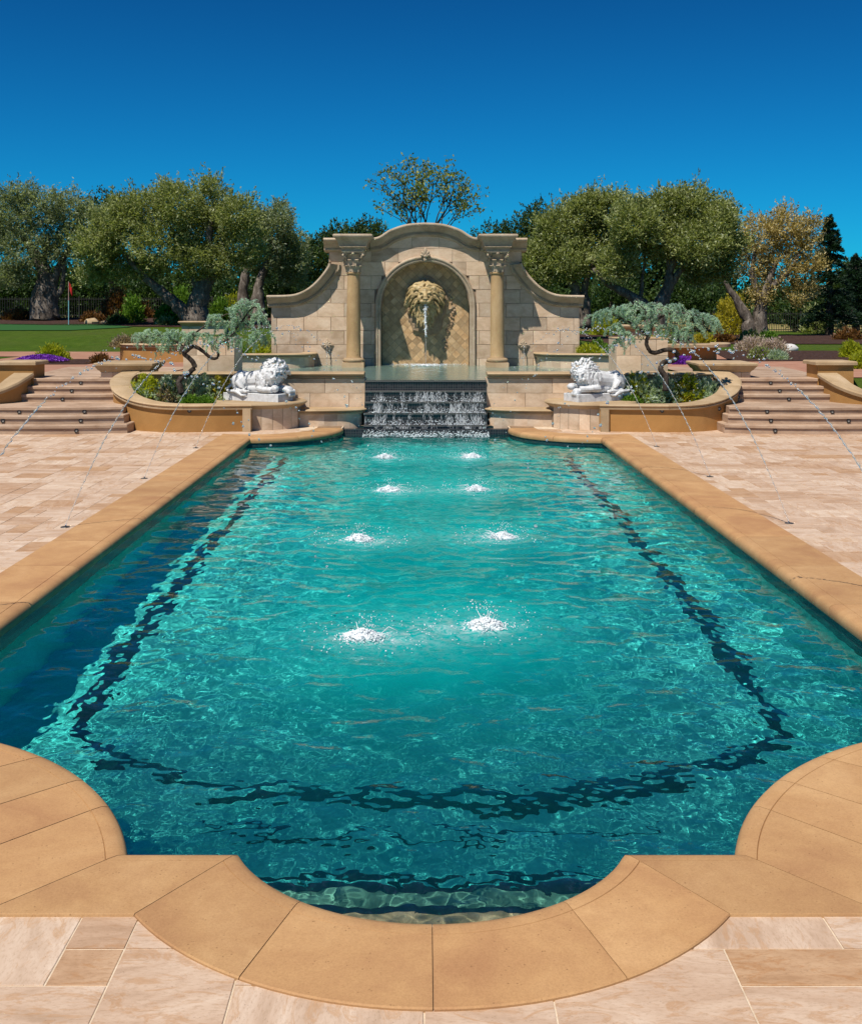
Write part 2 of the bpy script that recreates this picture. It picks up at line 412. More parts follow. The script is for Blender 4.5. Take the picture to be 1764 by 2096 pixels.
# entry steps in the near bay, each edged with black tile
for k, (yy, z, hw, m_) in enumerate(((4.70, -0.38, 0.8, 'shallow'), (5.12, -0.66, 1.15, 'mid_step'), (5.55, -1.05, 1.5, 'plaster'))):
    pts = [p for p in arc(NC[0], NC[1], NR-0.003, -166, -14, 24) if p[1] < YN - 0.01 or True]
    pts = [p for p in pts if p[1] < yy - 0.03]
    if hw > NR: pts = [(-hw, YN+0.004), (-0.82, YN+0.004)] + [p for p in pts if p[1] < YN-0.02] + [(0.82, YN+0.004), (hw, YN+0.004)]
    pts = pts + [(hw if hw > NR else pts[-1][0], yy), (-(hw if hw > NR else pts[-1][0]), yy)]
    mb = MB(); mb.prism(pts, ZB+0.004, z)
    s_ = mb.build('entry_step', M[m_], pool); recv.append(s_)
    x1 = hw if hw > NR else pts[-3][0]
    mb = MB(); mb.box(-x1, x1, yy-0.05, yy+0.004, z-0.05, z+0.004)
    recv.append(mb.build('step_edge', M['trim'], s_))
for o in recv: o.cycles.is_caustics_receiver = True

# ---------------------------------------------------------------- pool water: a real rippled surface
def waves(x, y, seed, lam, slope, n=48, aniso=0.55):
    """height field made of many short wave trains with wandering phase"""
    g = np.random.default_rng(seed); h = np.zeros_like(x)
    for _ in range(n):
        L = math.exp(g.uniform(math.log(lam[0]), math.log(lam[1])))
        th = g.normal(math.pi/2, aniso*1.5); k = 2*math.pi/L
        ph = g.uniform(0, 6.28); w1, w2 = g.uniform(0.8, 2.6, 2)*0.5/L**0.5; p1, p2 = g.uniform(0, 6.28, 2)
        am = slope*L/(2*math.pi)*math.sqrt(2.0/n)*g.uniform(0.6, 1.4)
        wob = 1.5*np.sin(w1*x*1.7+w2*y+p1) + 1.2*np.sin(w2*x-w1*y*1.3+p2)
        amp = 0.55+0.45*np.sin(w1*1.3*x - w2*1.1*y + p2*2)
        h += am*amp*np.sin(k*(math.cos(th)*x + math.sin(th)*y) + ph + wob)
    return h
ys = [4.0]
while ys[-1] < 21.6: ys.append(ys[-1] + 0.0032*ys[-1])
ys = np.array(ys); xs = np.linspace(-3.2, 3.2, 500)
GX, GY = np.meshgrid(xs, ys)
calm = np.clip((GX + 3.3 + 0.0*GY)/1.1, 0, 1)                 # the lee of the left wall lies smoother
calm = 0.35 + 0.65*calm**1.5
SPLASH = [(-0.49, 8.16), (0.44, 8.45), (-0.72, 11.6), (0.80, 11.7), (-0.51, 14.75), (0.67, 14.8), (-0.68, 18.0), (0.76, 18.06)]
HGT = waves(GX, GY, 3, (0.13, 0.5), 0.095, 60, 0.8)*calm + waves(GX, GY, 8, (0.05, 0.105), 0.074, 64, 0.7)*calm*(1+0.45*np.clip((8.5-GY)/3, 0, 1)) + waves(GX, GY, 5, (0.4, 1.5), 0.05, 20, 0.9)
for i, (sx, sy) in enumerate(SPLASH):
    d = np.hypot(GX-sx, GY-sy); HGT += 0.006*np.sin(d*2*math.pi/0.21 - i)*np.exp(-d/0.75)
GZ = ZW + HGT
keep = in_poly((GX[:-1, :-1]+GX[1:, 1:])/2, (GY[:-1, :-1]+GY[1:, 1:])/2, POOL) | (poly_dist((GX[:-1, :-1]+GX[1:, 1:])/2, (GY[:-1, :-1]+GY[1:, 1:])/2, POOL) < 0.03)
nx = len(xs); I = (np.arange(len(ys)-1)[:, None]*nx + np.arange(nx-1)[None, :])[keep]
# clear water, milky with fine air bubbles round the splashes ('air' per vertex)
t = NT('pool_water'); t.p.inputs['Transmission Weight'].default_value = 1; t.p.inputs['IOR'].default_value = 1.33
at = t.new('Attribute', attribute_name='air'); v = t.pos(); n1 = t.noise(v, 1.3, 4, 0.65, 0.5)
df = t.new('BsdfDiffuse'); df.inputs['Color'].default_value = (0.0, 0.55, 0.48, 1)
fr = t.new('Attribute', attribute_name='froth'); n9 = t.noise(t.pos((1, 1, 1)), 11, 5, 0.75, 1.2)
t.link(t.mix(t.math('MULTIPLY', fr.outputs['Fac'], t.ramp(n9, [(0.42, (0, 0, 0)), (0.62, (1, 1, 1))])), (0.0, 0.52, 0.49), (0.62, 0.84, 0.84)), df.inputs['Color'])
tl = t.new('BsdfTranslucent'); tl.inputs['Color'].default_value = (0.0, 0.55, 0.52, 1)
m1 = t.new('MixShader'); m1.inputs[0].default_value = 0.35; t.link(df.outputs[0], m1.inputs[1]); t.link(tl.outputs[0], m1.inputs[2])
m2 = t.new('MixShader'); t.link(t.math('MULTIPLY', at.outputs['Fac'], t.math('ADD', t.math('MULTIPLY', n1, 1.1), 0.45)), m2.inputs[0])
t.link(t.p.outputs[0], m2.inputs[1]); t.link(m1.outputs[0], m2.inputs[2]); tb = t.new('BsdfTransparent'); tb.inputs[0].default_value = (0.9, 1, 0.98, 1)
m3 = t.new('MixShader'); m3.inputs[0].default_value = 0.035; t.link(m2.outputs[0], m3.inputs[1]); t.link(tb.outputs[0], m3.inputs[2]); t.link(m3.outputs[0], t.out.inputs[0])
M['water'] = t.base((0.95, 1, 1), 0.0, 0.5)
me = raw_mesh('pool_water', np.c_[GX.ravel(), GY.ravel(), GZ.ravel()], np.c_[I, I+1, I+nx+1, I+nx], M['water'], smooth=True)
air = np.full(GX.shape, 0.02) - 0.01*np.clip((-GX-1.6)/1.0, 0, 1)
for sx, sy in SPLASH: air += 0.37*np.exp(-(((GX-sx)/0.95)**2 + ((GY-sy-0.1)/1.5)**2))
froth_air = sum(np.exp(-(np.hypot(GX-sx, GY-sy)/0.24)**2) for sx, sy in SPLASH)
air += 0.12*np.exp(-((GX/1.6)**2 + ((GY-12.5)/6)**2)**2)
a_ = me.attributes.new('air', 'FLOAT', 'POINT'); a_.data.foreach_set('value', np.clip(air + 0.35*froth_air, 0, 0.85).ravel().astype(np.float32))
froth = np.zeros_like(GX)
for i, (sx, sy) in enumerate(SPLASH): d = np.hypot((GX-sx-(0.12 if sx < 0 else -0.12))/1.5, GY-sy); froth += 0.9*np.exp(-(d/0.21)**2) + 0.22*np.exp(-(d/0.5)**2)
a_ = me.attributes.new('froth', 'FLOAT', 'POINT'); a_.data.foreach_set('value', np.clip(froth, 0, 1).ravel().astype(np.float32))
water = tag(link('pool_water', me), kind='structure')
water.cycles.is_caustics_caster = True
# ---------------------------------------------------------------- terrain, paths
def sstep(a, b, x):
    t = np.clip((np.asarray(x, float)-a)/(b-a), 0, 1); return t*t*(3-2*t)
def zt(x, y):
    """height of the garden behind and beside the terrace"""
    x = np.asarray(x, float); y = np.asarray(y, float)
    left = 0.86 + 0.038*np.clip(y-33.5, 0, 24); right = 0.86 + 0.004*np.clip(y-33, 0, 30)
    hi = left + (right-left)*sstep(-6, 5, x)
    lo = np.full_like(hi, -0.03)
    return lo + (hi-lo)*sstep(21.9, 22.6, y)
t = NT('garden_grass'); v = t.pos(); n1 = t.noise(v, 0.35, 4); n2 = t.noise(t.pos((1, 0.35, 1)), 3.2, 8, 0.8); n3 = t.noise(v, 70, 2)
c = t.ramp(n2, [(0.3, (0.045, 0.085, 0.007)), (0.5, (0.085, 0.15, 0.014)), (0.72, (0.14, 0.205, 0.03))])
c = t.mix(t.ramp(n1, [(0.38, (0, 0, 0)), (0.7, (0.75,)*3)]), c, (0.11, 0.135, 0.03))
c = t.mix(t.ramp(n3, [(0.45, (0.5,)*3), (0.6, (0, 0, 0))]), c, (0.022, 0.045, 0.006))
t.bump(t.math('ADD', n2, n3), 0.8, 0.05); M['lawn'] = t.base(c, 0.9, 0.05)
t = NT('dry_field'); v = t.pos(); n1 = t.noise(v, 0.2, 6)
M['field'] = t.base(t.ramp(n1, [(0.3, (0.06, 0.075, 0.02)), (0.55, (0.24, 0.19, 0.07)), (0.75, (0.34, 0.27, 0.11))]), 0.9, 0.1)
t = NT('bark_mulch'); v = t.pos(); n1 = t.noise(v, 9, 6, 0.8)
t.bump(n1, 1.0, 0.06); M['mulch'] = t.base(t.ramp(n1, [(0.3, (0.018, 0.010, 0.007)), (0.5, (0.06, 0.032, 0.024)), (0.72, (0.14, 0.085, 0.07))]), 0.95, 0.1)
M['soil'] = M['mulch']
gx = np.concatenate([np.linspace(-900, -60, 14), np.linspace(-56, 56, 57), np.linspace(60, 900, 14)])
gy = np.concatenate([np.linspace(-300, -10, 6), np.linspace(-6, 20, 6), [21.9, 22.05, 22.2, 22.35, 22.6], np.linspace(24, 90, 50), np.linspace(100, 1500, 14)])
TX, TY = np.meshgrid(gx, gy); TZ = zt(TX, TY)
nx_ = len(gx); cxm = (TX[:-1, :-1]+TX[1:, 1:])/2; cym = (TY[:-1, :-1]+TY[1:, 1:])/2
hole = ((np.abs(cxm) < 14.1) & (cym > -6) & (cym < 21.9)) | ((np.abs(cxm) < 9) & (cym > 21) & (cym < 22.5)) | ((np.abs(cxm) < 4) & (cym > 21) & (cym < 27.6))
I = (np.arange(len(gy)-1)[:, None]*nx_ + np.arange(nx_-1)[None, :])[~hole]
far = (cym > 64)[~hole]
me = raw_mesh('ground', np.c_[TX.ravel(), TY.ravel(), TZ.ravel()], np.c_[I, I+1, I+nx_+1, I+nx_], [M['lawn'], M['field']], mat_idx=far.astype(int))
tag(link('ground', me), kind='structure')
def sheet(name, pts, dz, mat, n=10, kind='structure'):
    """a ground patch draped dz over the terrain; pts is an XY outline"""
    bm = bmesh.new(); vs = [bm.verts.new((x, y, 0)) for x, y in pts]; bm.faces.new(vs)
    bmesh.ops.triangulate(bm, faces=bm.faces); bmesh.ops.subdivide_edges(bm, edges=bm.edges, cuts=n, use_grid_fill=True)
    for v in bm.verts: v.co.z = float(zt(v.co.x, v.co.y)) + dz
    me = bpy.data.meshes.new(name); bm.to_mesh(me); bm.free(); me.materials.append(mat)
    return tag(link(name, me), kind=kind)

# ---------------------------------------------------------------- deck, travertine tiles, coping
OUT = []                                           # outer edge of the coping, +X half
a_in = math.degrees(math.acos((NC[1]-YN)/NR)); RO = NR+NW; YO = YN-0.47
a_out = math.degrees(math.acos((NC[1]-YO)/RO))
RC = CR-CW
c0i = math.degrees(math.atan2(YN-CC[1], -math.sqrt(CR**2-(YN-CC[1])**2)))
c1i = math.degrees(math.atan2(math.sqrt(CR**2-(XS-CC[0])**2), XS-CC[0]))
c0o = math.degrees(math.atan2(YO-CC[1], -math.sqrt(RC**2-(YO-CC[1])**2)))
c1o = math.degrees(math.atan2(math.sqrt(RC**2-(XO-CC[0])**2), XO-CC[0]))
RF = FR-0.5
f0i = math.degrees(math.atan2(-math.sqrt(FR**2-(XS-FC[0])**2), XS-FC[0])) % 360
f0o = math.degrees(math.atan2(-math.sqrt(RF**2-(XO-FC[0])**2), XO-FC[0])) % 360
OUT = arc(*NC, RO, -90, -90+a_out, 12) + arc(*CC, RC, c0o, c1o, 18) + arc(*FC, RF, f0o, 180, 12) + [(FC[0]-RF, 21.7)]
OUTER = OUT + [(-x, y) for x, y in reversed(OUT[1:])]
from mathutils.geometry import tessellate_polygon
DX, DY0, DY1 = 14.0, -6.0, 21.75
rect = [(-DX, DY0), (DX, DY0), (DX, DY1), (-DX, DY1)]
ring = [rect, list(reversed(POOL))]
tri = tessellate_polygon([[Vector((x, y, 0)) for x, y in r] for r in ring])
allp = rect + list(reversed(POOL))
mb = MB(); mb.add([(x, y, -0.0035) for x, y in allp], tri)
for i in range(4):
    (ax, ay), (bx, by) = rect[i], rect[(i+1) % 4]
    mb.add([(ax, ay, -0.4), (bx, by, -0.4), (bx, by, -0.0035), (ax, ay, -0.0035)], [(0, 1, 2, 3)])
deck = tag(mb.build('pool_deck', M['grout']), kind='structure')
# greedy ashlar pattern on a 0.215 m grid
U = 0.215; X0 = -1.32 - 60*U; Y0 = 3.73 - 9*U
NXc, NYc = 118, 90
occ = np.zeros((NXc, NYc), bool); tr = random.Random(21)
tiles = []
def put(i, j, w_, h_):
    if i+w_ > NXc or j+h_ > NYc or occ[i:i+w_, j:j+h_].any(): return False
    occ[i:i+w_, j:j+h_] = True; tiles.append((i, j, w_, h_)); return True
for spec in ((60, 9, 1, 1), (61, 8, 2, 2), (61, 10, 3, 1), (58, 9, 2, 2), (63, 7, 3, 2), (68, 8, 3, 2)): put(*spec)
for j in range(NYc):
    for i in range(NXc):
        if occ[i, j]: continue
        order = [(3, 2), (2, 2), (2, 1), (1, 1), (3, 1), (2, 2), (3, 2), (1, 2)]
        k = tr.randrange(len(order)); order = order[k:] + order[:k] + [(1, 1)]
        for s in order:
            if put(i, j, *s): break
tx = np.array([X0 + (t_[0]+t_[2]/2)*U for t_ in tiles]); ty = np.array([Y0 + (t_[1]+t_[3]/2)*U for t_ in tiles])
inside = in_poly(tx, ty, OUTER); dist = poly_dist(tx, ty, OUTER)
ok = (~inside | (dist < 0.33)) & (ty < 20.9)
# slabs that would reach over the water are cut down to unit squares lying under the coping
poolhit = np.zeros(len(tiles), bool)
for fx in (0, 0.5, 1):
    for fy in (0, 0.5, 1):
        px_ = X0 + np.array([t_[0]+fx*t_[2] for t_ in tiles])*U; py_ = Y0 + np.array([t_[1]+fy*t_[3] for t_ in tiles])*U
        poolhit |= in_poly(px_, py_, POOL) | (poly_dist(px_, py_, POOL) < 0.05)
extra = [(i+a, j+b, 1, 1) for q, (i, j, w_, h_) in enumerate(tiles) if poolhit[q] and ok[q] for a in range(w_) for b in range(h_)]
ex = np.array([X0+(i+0.5)*U for i, j, a, b in extra]); ey = np.array([Y0+(j+0.5)*U for i, j, a, b in extra])
eok = (poly_dist(ex, ey, POOL) > 0.2) & ~in_poly(ex, ey, POOL)
tiles = [t_ for q, t_ in enumerate(tiles) if ok[q] and not poolhit[q]] + [e for e, k in zip(extra, eok) if k]
tx = np.array([X0 + (t_[0]+t_[2]/2)*U for t_ in tiles]); ty = np.array([Y0 + (t_[1]+t_[3]/2)*U for t_ in tiles])
inside = in_poly(tx, ty, OUTER); ok = np.ones(len(tiles), bool)
scr_x = 868/1764 + (tx+0.03)/ty*FK; scr_y = (631 + 2250*H/ty)
inframe = (scr_x > -0.02) & (scr_x < 1.02) & (scr_y < 2110) & ~inside
area = np.where(inframe, np.array([t_[2]*t_[3] for t_ in tiles])/ty**3, 0)
big = set(np.argsort(-area)[:296].tolist())
rest = MB()
for q, (i, j, w_, h_) in enumerate(tiles):
    if not ok[q]: continue
    g = 0.0035; dz = tr.uniform(-0.0008, 0.0012)
    b = (X0+i*U+g, X0+(i+w_)*U-g, Y0+j*U+g, Y0+(j+h_)*U-g, -0.02, dz)
    tone = tr.random()
    if q in big and area[q] > 0:
        m = MB(); m.box(*b, tone=tone, ch=0.002); m.build('travertine_tile', M['travertine'], deck)
    else: rest.box(*b, tone=tone)
tag(rest.build('travertine_tile', M['travertine'], deck), kind='stuff')

cop = thing('pool_coping', 'tan sandstone coping slabs edging the whole pool', 'coping', (0, 0, 0))
tri = tessellate_polygon([[Vector((x, y, 0)) for x, y in r] for r in (inset(OUTER, 0.01), list(reversed(inset(POOL, -0.03))))])
mb = MB(); mb.add([(x, y, 0.003) for x, y in inset(OUTER, 0.01) + list(reversed(inset(POOL, -0.03)))], tri); mb.build('mortar_bed', M['joint'], cop)
def coping_stone(inner, outer, name='coping_stone', tone=None):
    """lofts a rounded slab between two matching curves"""
    mb = MB(); v = []; n = len(inner)
    for i in range(n):
        a = Vector((*inner[i], 0)); b = Vector((*outer[i], 0)); d = b - a; L = d.length; d.normalize()
        for u, z in ((0.02, -0.10), (-0.02, -0.085), (-0.027, -0.055), (-0.02, -0.022), (-0.002, 0.0), (0.03, 0.010), (0.07, 0.012),
                     (0.082, 0.012), (0.085, 0.006), (0.088, 0.012), (L-0.006, 0.012), (L-0.001, 0.007), (L-0.001, -0.10)):
            v.append(a + d*u + Vector((0, 0, z)))
    P = 13; f = []
    for i in range(n-1):
        for k in range(P):
            l = (k+1) % P; f.append((i*P+k, i*P+l, (i+1)*P+l, (i+1)*P+k))
    f += [tuple(range(P)), tuple(reversed(range((n-1)*P, n*P)))]
    mb.add(v, f, tr.random() if tone is None else tone)
    return mb.build(name, M['coping'], cop, smooth=40)
def lerp(a, b, t): return a + (b-a)*t
def lerp_pts(p0, p1, n=2, e=0.0):
    return [(lerp(p0[0], p1[0], e+(1-2*e)*i/(n-1)), lerp(p0[1], p1[1], e+(1-2*e)*i/(n-1))) for i in range(n)]
for sg in (1, -1):
    S = lambda pts: [(sg*x, y) for x, y in pts]
    for t0, t1 in ((0, 0.53), (0.53, 1)):
        e = 0.0016
        coping_stone(S(arc(*NC, NR, -90+a_in*(t0+e), -90+a_in*(t1-e), 10)), S(arc(*NC, RO, -90+a_out*(t0+e), -90+a_out*(t1-e), 10)))
    pin0 = arc(*NC, NR, -90, -90+a_in, 1)[1]; pin1 = arc(*CC, CR, c0i, c1i, 1)[0]
    po0 = arc(*NC, RO, -90, -90+a_out, 1)[1]; po1 = arc(*CC, RC, c0o, c1o, 1)[0]
    coping_stone(S(lerp_pts(pin0, pin1, 3, 0.003)), S(lerp_pts(po0, po1, 3, 0.003)))
    cuts = [0, 0.2, 0.34, 0.5, 0.66, 0.83, 1]
    for t0, t1 in zip(cuts, cuts[1:]):
        e = 0.0012
        coping_stone(S(arc(*CC, CR, lerp(c0i, c1i, t0+e), lerp(c0i, c1i, t1-e), 7)), S(arc(*CC, RC, lerp(c0o, c1o, t0+e), lerp(c0o, c1o, t1-e), 7)))
    yi0, yo0 = arc(*CC, CR, c0i, c1i, 1)[1][1], arc(*CC, RC, c0o, c1o, 1)[1][1]
    yi1, yo1 = arc(*FC, FR, f0i, 180, 1)[0][1], arc(*FC, RF, f0o, 180, 1)[0][1]
    N = 11
    ci = [yi0] + [lerp(yi0, yi1, k/N)+tr.uniform(-0.1, 0.1) for k in range(1, N)] + [yi1]
    co = [yo0] + ci[1:-1] + [yo1]
    for k in range(N):
        coping_stone(S([(XS, ci[k]+0.003), (XS, ci[k+1]-0.003)]), S([(XO, co[k]+0.003), (XO, co[k+1]-0.003)]))
    for t0, t1 in ((0, 0.36), (0.36, 0.7), (0.7, 1)):
        e = 0.002
        coping_stone(S(arc(*FC, FR, lerp(f0i, 180, t0+e), lerp(f0i, 180, t1-e), 9)), S(arc(*FC, RF, lerp(f0o, 180, t0+e), lerp(f0o, 180, t1-e), 9)))
# ---------------------------------------------------------------- the lion fountain wall
YW = 27.5                                    # front face of the wall
PX = YW/2250
def wx(i): return (i-868)*PX
def wz(i): return H - (i-631)*PX
ZU = 0.87                                    # upper basin water level
def sweepxz(mb, path, prof, tone=0.0):
    """profile [(n, d)] (n along the outline's outward normal, d out of the wall) along an XZ path"""
    P = [Vector((x, z)) for x, z in path]; m = len(P); n = len(prof); v = []; f = []
    for i, p in enumerate(P):
        e1 = (P[i]-P[i-1]).normalized() if i else (P[1]-P[0]).normalized()
        e2 = (P[i+1]-P[i]).normalized() if i < m-1 else e1
        n1 = Vector((-e1.y, e1.x)); n2 = Vector((-e2.y, e2.x)); b = (n1+n2).normalized(); b = b/max(0.5, b.dot(n1))
        for a, d in prof: q = p + b*a; v.append((q.x, YW-d, q.y))
    for i in range(m-1):
        for k in range(n):
            l = (k+1) % n; f.append((i*n+k, i*n+l, (i+1)*n+l, (i+1)*n+k))
    f += [tuple(range(n)), tuple(reversed(range((m-1)*n, m*n)))]
    mb.add(v, f, tone)
def smooth_path(pts, n=8):
    """Catmull-Rom through 2-D or 3-D points"""
    P = [Vector(p) for p in pts]; out = []
    for i in range(len(P)-1):
        p0, p1, p2, p3 = P[max(i-1, 0)], P[i], P[i+1], P[min(i+2, len(P)-1)]
        for k in range(n):
            t_ = k/n; out.append(tuple(0.5*((2*p1) + (p2-p0)*t_ + (2*p0-5*p1+4*p2-p3)*t_**2 + (3*p1-p0-3*p2+p3)*t_**3)))
    return out + [tuple(P[-1])]
def xl(I, y): return ((I-868)*y/2250 - 0.03)
# top outlines (half, +X), taken symmetric about X = 0
crown = [(0, 4.435), (0.45, 4.40), (0.86, 4.27), (1.12, 4.11), (1.25, 4.065), (1.38, 4.055), (2.40, 4.055)]
crown = smooth_path(crown[:6], 5) + [crown[6]]
wing = smooth_path([(2.40, 3.40), (2.50, 3.24), (2.66, 3.04), (2.86, 2.85), (3.10, 2.71), (3.36, 2.645), (3.84, 2.63)], 4)
CH = 0.33                                    # cornice height
def top_main(x): return np.interp(abs(x), [p[0] for p in crown], [p[1] for p in crown]) - CH + 0.02
def top_wing(x): return np.interp(abs(x), [p[0] for p in wing], [p[1] for p in wing]) - 0.30
RA, ZS = 1.106, 2.36                         # niche radius and springing
RM = RA + 0.15
WT = 0.62                                    # wall thickness
fw = thing('fountain_wall', 'tall limestone fountain wall with arched niche, two columns and a curved cornice behind the pool', 'fountain', (0, YW, ZU))
PAR = Matrix.Translation((0, YW, ZU)).inverted()
def under(o, root):
    """keeps world placement when parenting under a thing that stands away from the origin"""
    o.parent = root; o.matrix_parent_inverse = Matrix.Translation(root.location).inverted() if root.rotation_euler.z == 0 else (Matrix.Translation(root.location) @ Matrix.Rotation(root.rotation_euler.z, 4, 'Z')).inverted()
    return o
def outline_core(z0):
    right = [(3.84, z0)] + [(x, z-0.30) for x, z in reversed(wing)] + [(2.40, 3.2)] + [(2.40, float(top_main(2.4)))] + [(x, z-CH+0.02) for x, z in reversed(crown)]
    return right
pts = outline_core(0.3)
full = pts + [(-x, z) for x, z in reversed(pts[:-1])]
# core with niche opening: build as side pieces and the arch spandrel so nothing fills the niche
mb = MB()
def strips(mb, xs_, lo, hi, y0, y1):
    for a, b in zip(xs_, xs_[1:]):
        la, lb, ha, hb = lo(a), lo(b), hi(a), hi(b)
        mb.slabxz([(a, la), (b, lb), (b, hb), (a, ha)], y0, y1)
y0c, y1c = YW+0.03, YW+WT
arch_o = lambda x: ZS + math.sqrt(max(0, RA**2 - x*x)) if abs(x) < RA else ZS
for sg in (-1, 1):
    mb.slabxz([(sg*x, z) for x, z in ([(RA, 0.3), (2.40, 0.3), (2.40, float(top_main(2.4))), (1.38, float(top_main(1.38))), (RA, float(top_main(RA)))][::sg])], y0c, y1c)
    w_ = [(2.40, 0.3), (3.84, 0.3)] + [(x, z-0.30) for x, z in reversed(wing)]
    mb.slabxz([(sg*x, z) for x, z in w_[::sg]], y0c, y1c)
strips(mb, list(np.linspace(-RA, RA, 29)), arch_o, lambda x: float(top_main(x)), y0c, y1c)
under(mb.build('mortar_core', M['mortar']), fw)
mb = MB(); mb.box(-RA-0.2, RA+0.2, YW+0.43, YW+0.55, 0.3, ZS+RA+0.1)
under(mb.build('niche_back', M['mortar']), fw)
# limestone blocks, course by course, cut to the outline and the arch
br = random.Random(4)
CO, BL = 0.345, 0.675
zc = ZU - 0.02; courses = [zc - 0.4, 1.05] + [1.05 + CO*k for k in range(1, 11)]
nb = 0
for r, (z0, z1) in enumerate(zip(courses, courses[1:])):
    off = (0.5 if r % 2 else 0.0)
    ks = range(-8, 9)
    for k in ks:
        xa = (k - off)*BL + br.uniform(-0.03, 0.03)*0; xb = xa + BL
        bounds = [(-3.84, -2.40), (-2.40, 2.40), (2.40, 3.84)] if z1 > 3.05 else [(-3.84, 3.84)]
        for part_x0, part_x1 in bounds:
            topf = lambda x: top_main(x) if abs(x) < 2.401 and not (part_x0 == 2.40 or part_x1 == -2.40) else top_wing(x)
            a = max(xa, part_x0); b = min(xb, part_x1); segs = [(a, b)]
            main = part_x0 < 0 < part_x1
            if main and z0 < ZS: segs = [(a, min(b, -RM)), (max(a, RM), b)]
            for a, b in segs:
                if b - a < 0.05: continue
                # merge across the wing joint below the shoulders: blocks pass through
                g = 0.004; n_ = 9; X = np.linspace(a+g, b-g, n_)
                hi = np.minimum(z1-g, [float(topf(x)) for x in X])
                lo = np.full(n_, z0+g)
                if main and z1 > ZS: lo = np.maximum(lo, [ZS + math.sqrt(max(0, RM**2-x*x)) if abs(x) < RM else z0+g for x in X])
                good = hi - lo > 0.03
                if good.sum() < 2: continue
                i0 = np.argmax(good); i1 = n_ - np.argmax(good[::-1])
                X, hi, lo = X[i0:i1], hi[i0:i1], lo[i0:i1]
                if (hi - lo).max() < 0.05 or X[-1]-X[0] < 0.04: continue
                flat = np.ptp(hi) < 1e-4 and np.ptp(lo) < 1e-4
                if flat: p = [(X[0], lo[0]), (X[-1], lo[0]), (X[-1], hi[0]), (X[0], hi[0])]
                else: p = [(x, l) for x, l in zip(X, lo)] + [(x, h) for x, h in zip(X[::-1], hi[::-1])]
                m = MB(); m.slabxz(p, YW + br.uniform(-0.004, 0.004), YW+0.05, br.random(), ch=0.005 if flat else 0)
                under(m.build('stone_block', M['block']), fw); nb += 1
# side faces of the wall ends
for sg in (-1, 1):
    m = MB(); x = 3.84*sg; m.box(min(x, x+0.012*sg), max(x, x+0.012*sg), YW+0.004, YW+WT, 0.5, 2.33, br.random())
    under(m.build('end_block', M['block']), fw)
    m = MB(); x = 2.40*sg; m.box(min(x, x+0.012*sg), max(x, x+0.012*sg), YW+0.004, YW+WT, 3.0, 3.73, br.random())
    under(m.build('end_block', M['block']), fw)
# cornices
prof = [(0, -WT-0.05), (0, 0.22), (-0.015, 0.25), (-0.04, 0.26), (-0.07, 0.25), (-0.09, 0.22), (-0.10, 0.20), (-0.16, 0.155), (-0.22, 0.075), (-0.255, 0.055), (-0.265, 0.07), (-0.295, 0.07), (-0.31, 0.045), (-0.33, 0.03), (-0.33, -WT-0.05)]
path = [(-x, z) for x, z in reversed(crown[:-1])] + crown[1:-1]
mb = MB(); sweepxz(mb, path, prof); under(mb.build('arched_cornice', M['cornice'], smooth=45), fw)
for sg in (-1, 1):
    mb = MB(); p = [(1.385, 4.055), (2.40+0.13, 4.055)]
    if sg < 0: p = [(-x, z) for x, z in reversed(p)]
    sweepxz(mb, p, [(a, d) for a, d in prof]); under(mb.build('straight_cornice', M['cornice'], smooth=45), fw)
    p = [(2.412, 3.42)] + wing[1:-1] + [(3.84+0.10, 2.63)]
    if sg < 0: p = [(-x, z) for x, z in reversed(p)]
    mb = MB(); sweepxz(mb, p, [(a*0.92, d) for a, d in prof]); under(mb.build('swept_cornice', M['cornice'], smooth=45), fw)
    # dentil beads under the cornices
    mb = MB()
    for t_ in np.linspace(0.05, 0.97, 44):
        i = t_*(len(wing)-1); k = int(i); q = Vector(wing[k]).lerp(Vector(wing[min(k+1, len(wing)-1)]), i-k)
        d = (Vector(wing[min(k+1, len(wing)-1)])-Vector(wing[max(k-1, 0)])).normalized(); nn = Vector((d.y, -d.x)) if False else Vector((-d.y, d.x))
        if nn.y < 0: nn = -nn
        c = q - nn*0.235; mb.box(sg*c.x-0.012, sg*c.x+0.012, YW-0.10, YW-0.04, c.y-0.018, c.y+0.018)
    under(tag(mb.build('dentil_row', M['cornice']), kind='stuff'), fw)
mb = MB()
for x in np.linspace(-1.3, 1.3, 84):
    z = float(np.interp(abs(x), [p[0] for p in crown], [p[1] for p in crown])) - 0.25
    mb.box(x-0.009, x+0.009, YW-0.098, YW-0.04, z-0.018, z+0.018)
under(tag(mb.build('dentil_row', M['cornice']), kind='stuff'), fw)
# arch moulding and keystone leaf
ap = [(-RA, 0.55), (-RA, ZS)] + [(RA*math.cos(R(180-a)), ZS+RA*math.sin(R(180-a))) for a in range(6, 180, 6)] + [(RA, ZS), (RA, 0.55)]
ap2 = ap
mb = MB(); sweepxz(mb, ap2, [(0.0, -0.42), (0.0, 0.03), (0.02, 0.055), (0.05, 0.06), (0.07, 0.05), (0.08, 0.075), (0.11, 0.085), (0.135, 0.075), (0.15, 0.045), (0.15, -0.10)])
under(mb.build('arch_moulding', M['cornice'], smooth=50), fw)
mb = MB()
for a, L, wd in ((90, 0.20, 0.05), (55, 0.15, 0.045), (125, 0.15, 0.045), (20, 0.12, 0.045), (160, 0.12, 0.045), (-90, 0.14, 0.05)):
    c = Vector((0.55*L*math.cos(R(a)), YW-0.12, 3.60+0.55*L*math.sin(R(a))))
    mb.ball(c, (L*0.55, 0.05, wd), 10, 8, rot=Matrix.Rotation(-R(a), 3, 'Y'))
mb.ball((0, YW-0.15, 3.6), 0.045); under(mb.build('keystone_leaf', M['cornice'], smooth=True), fw)
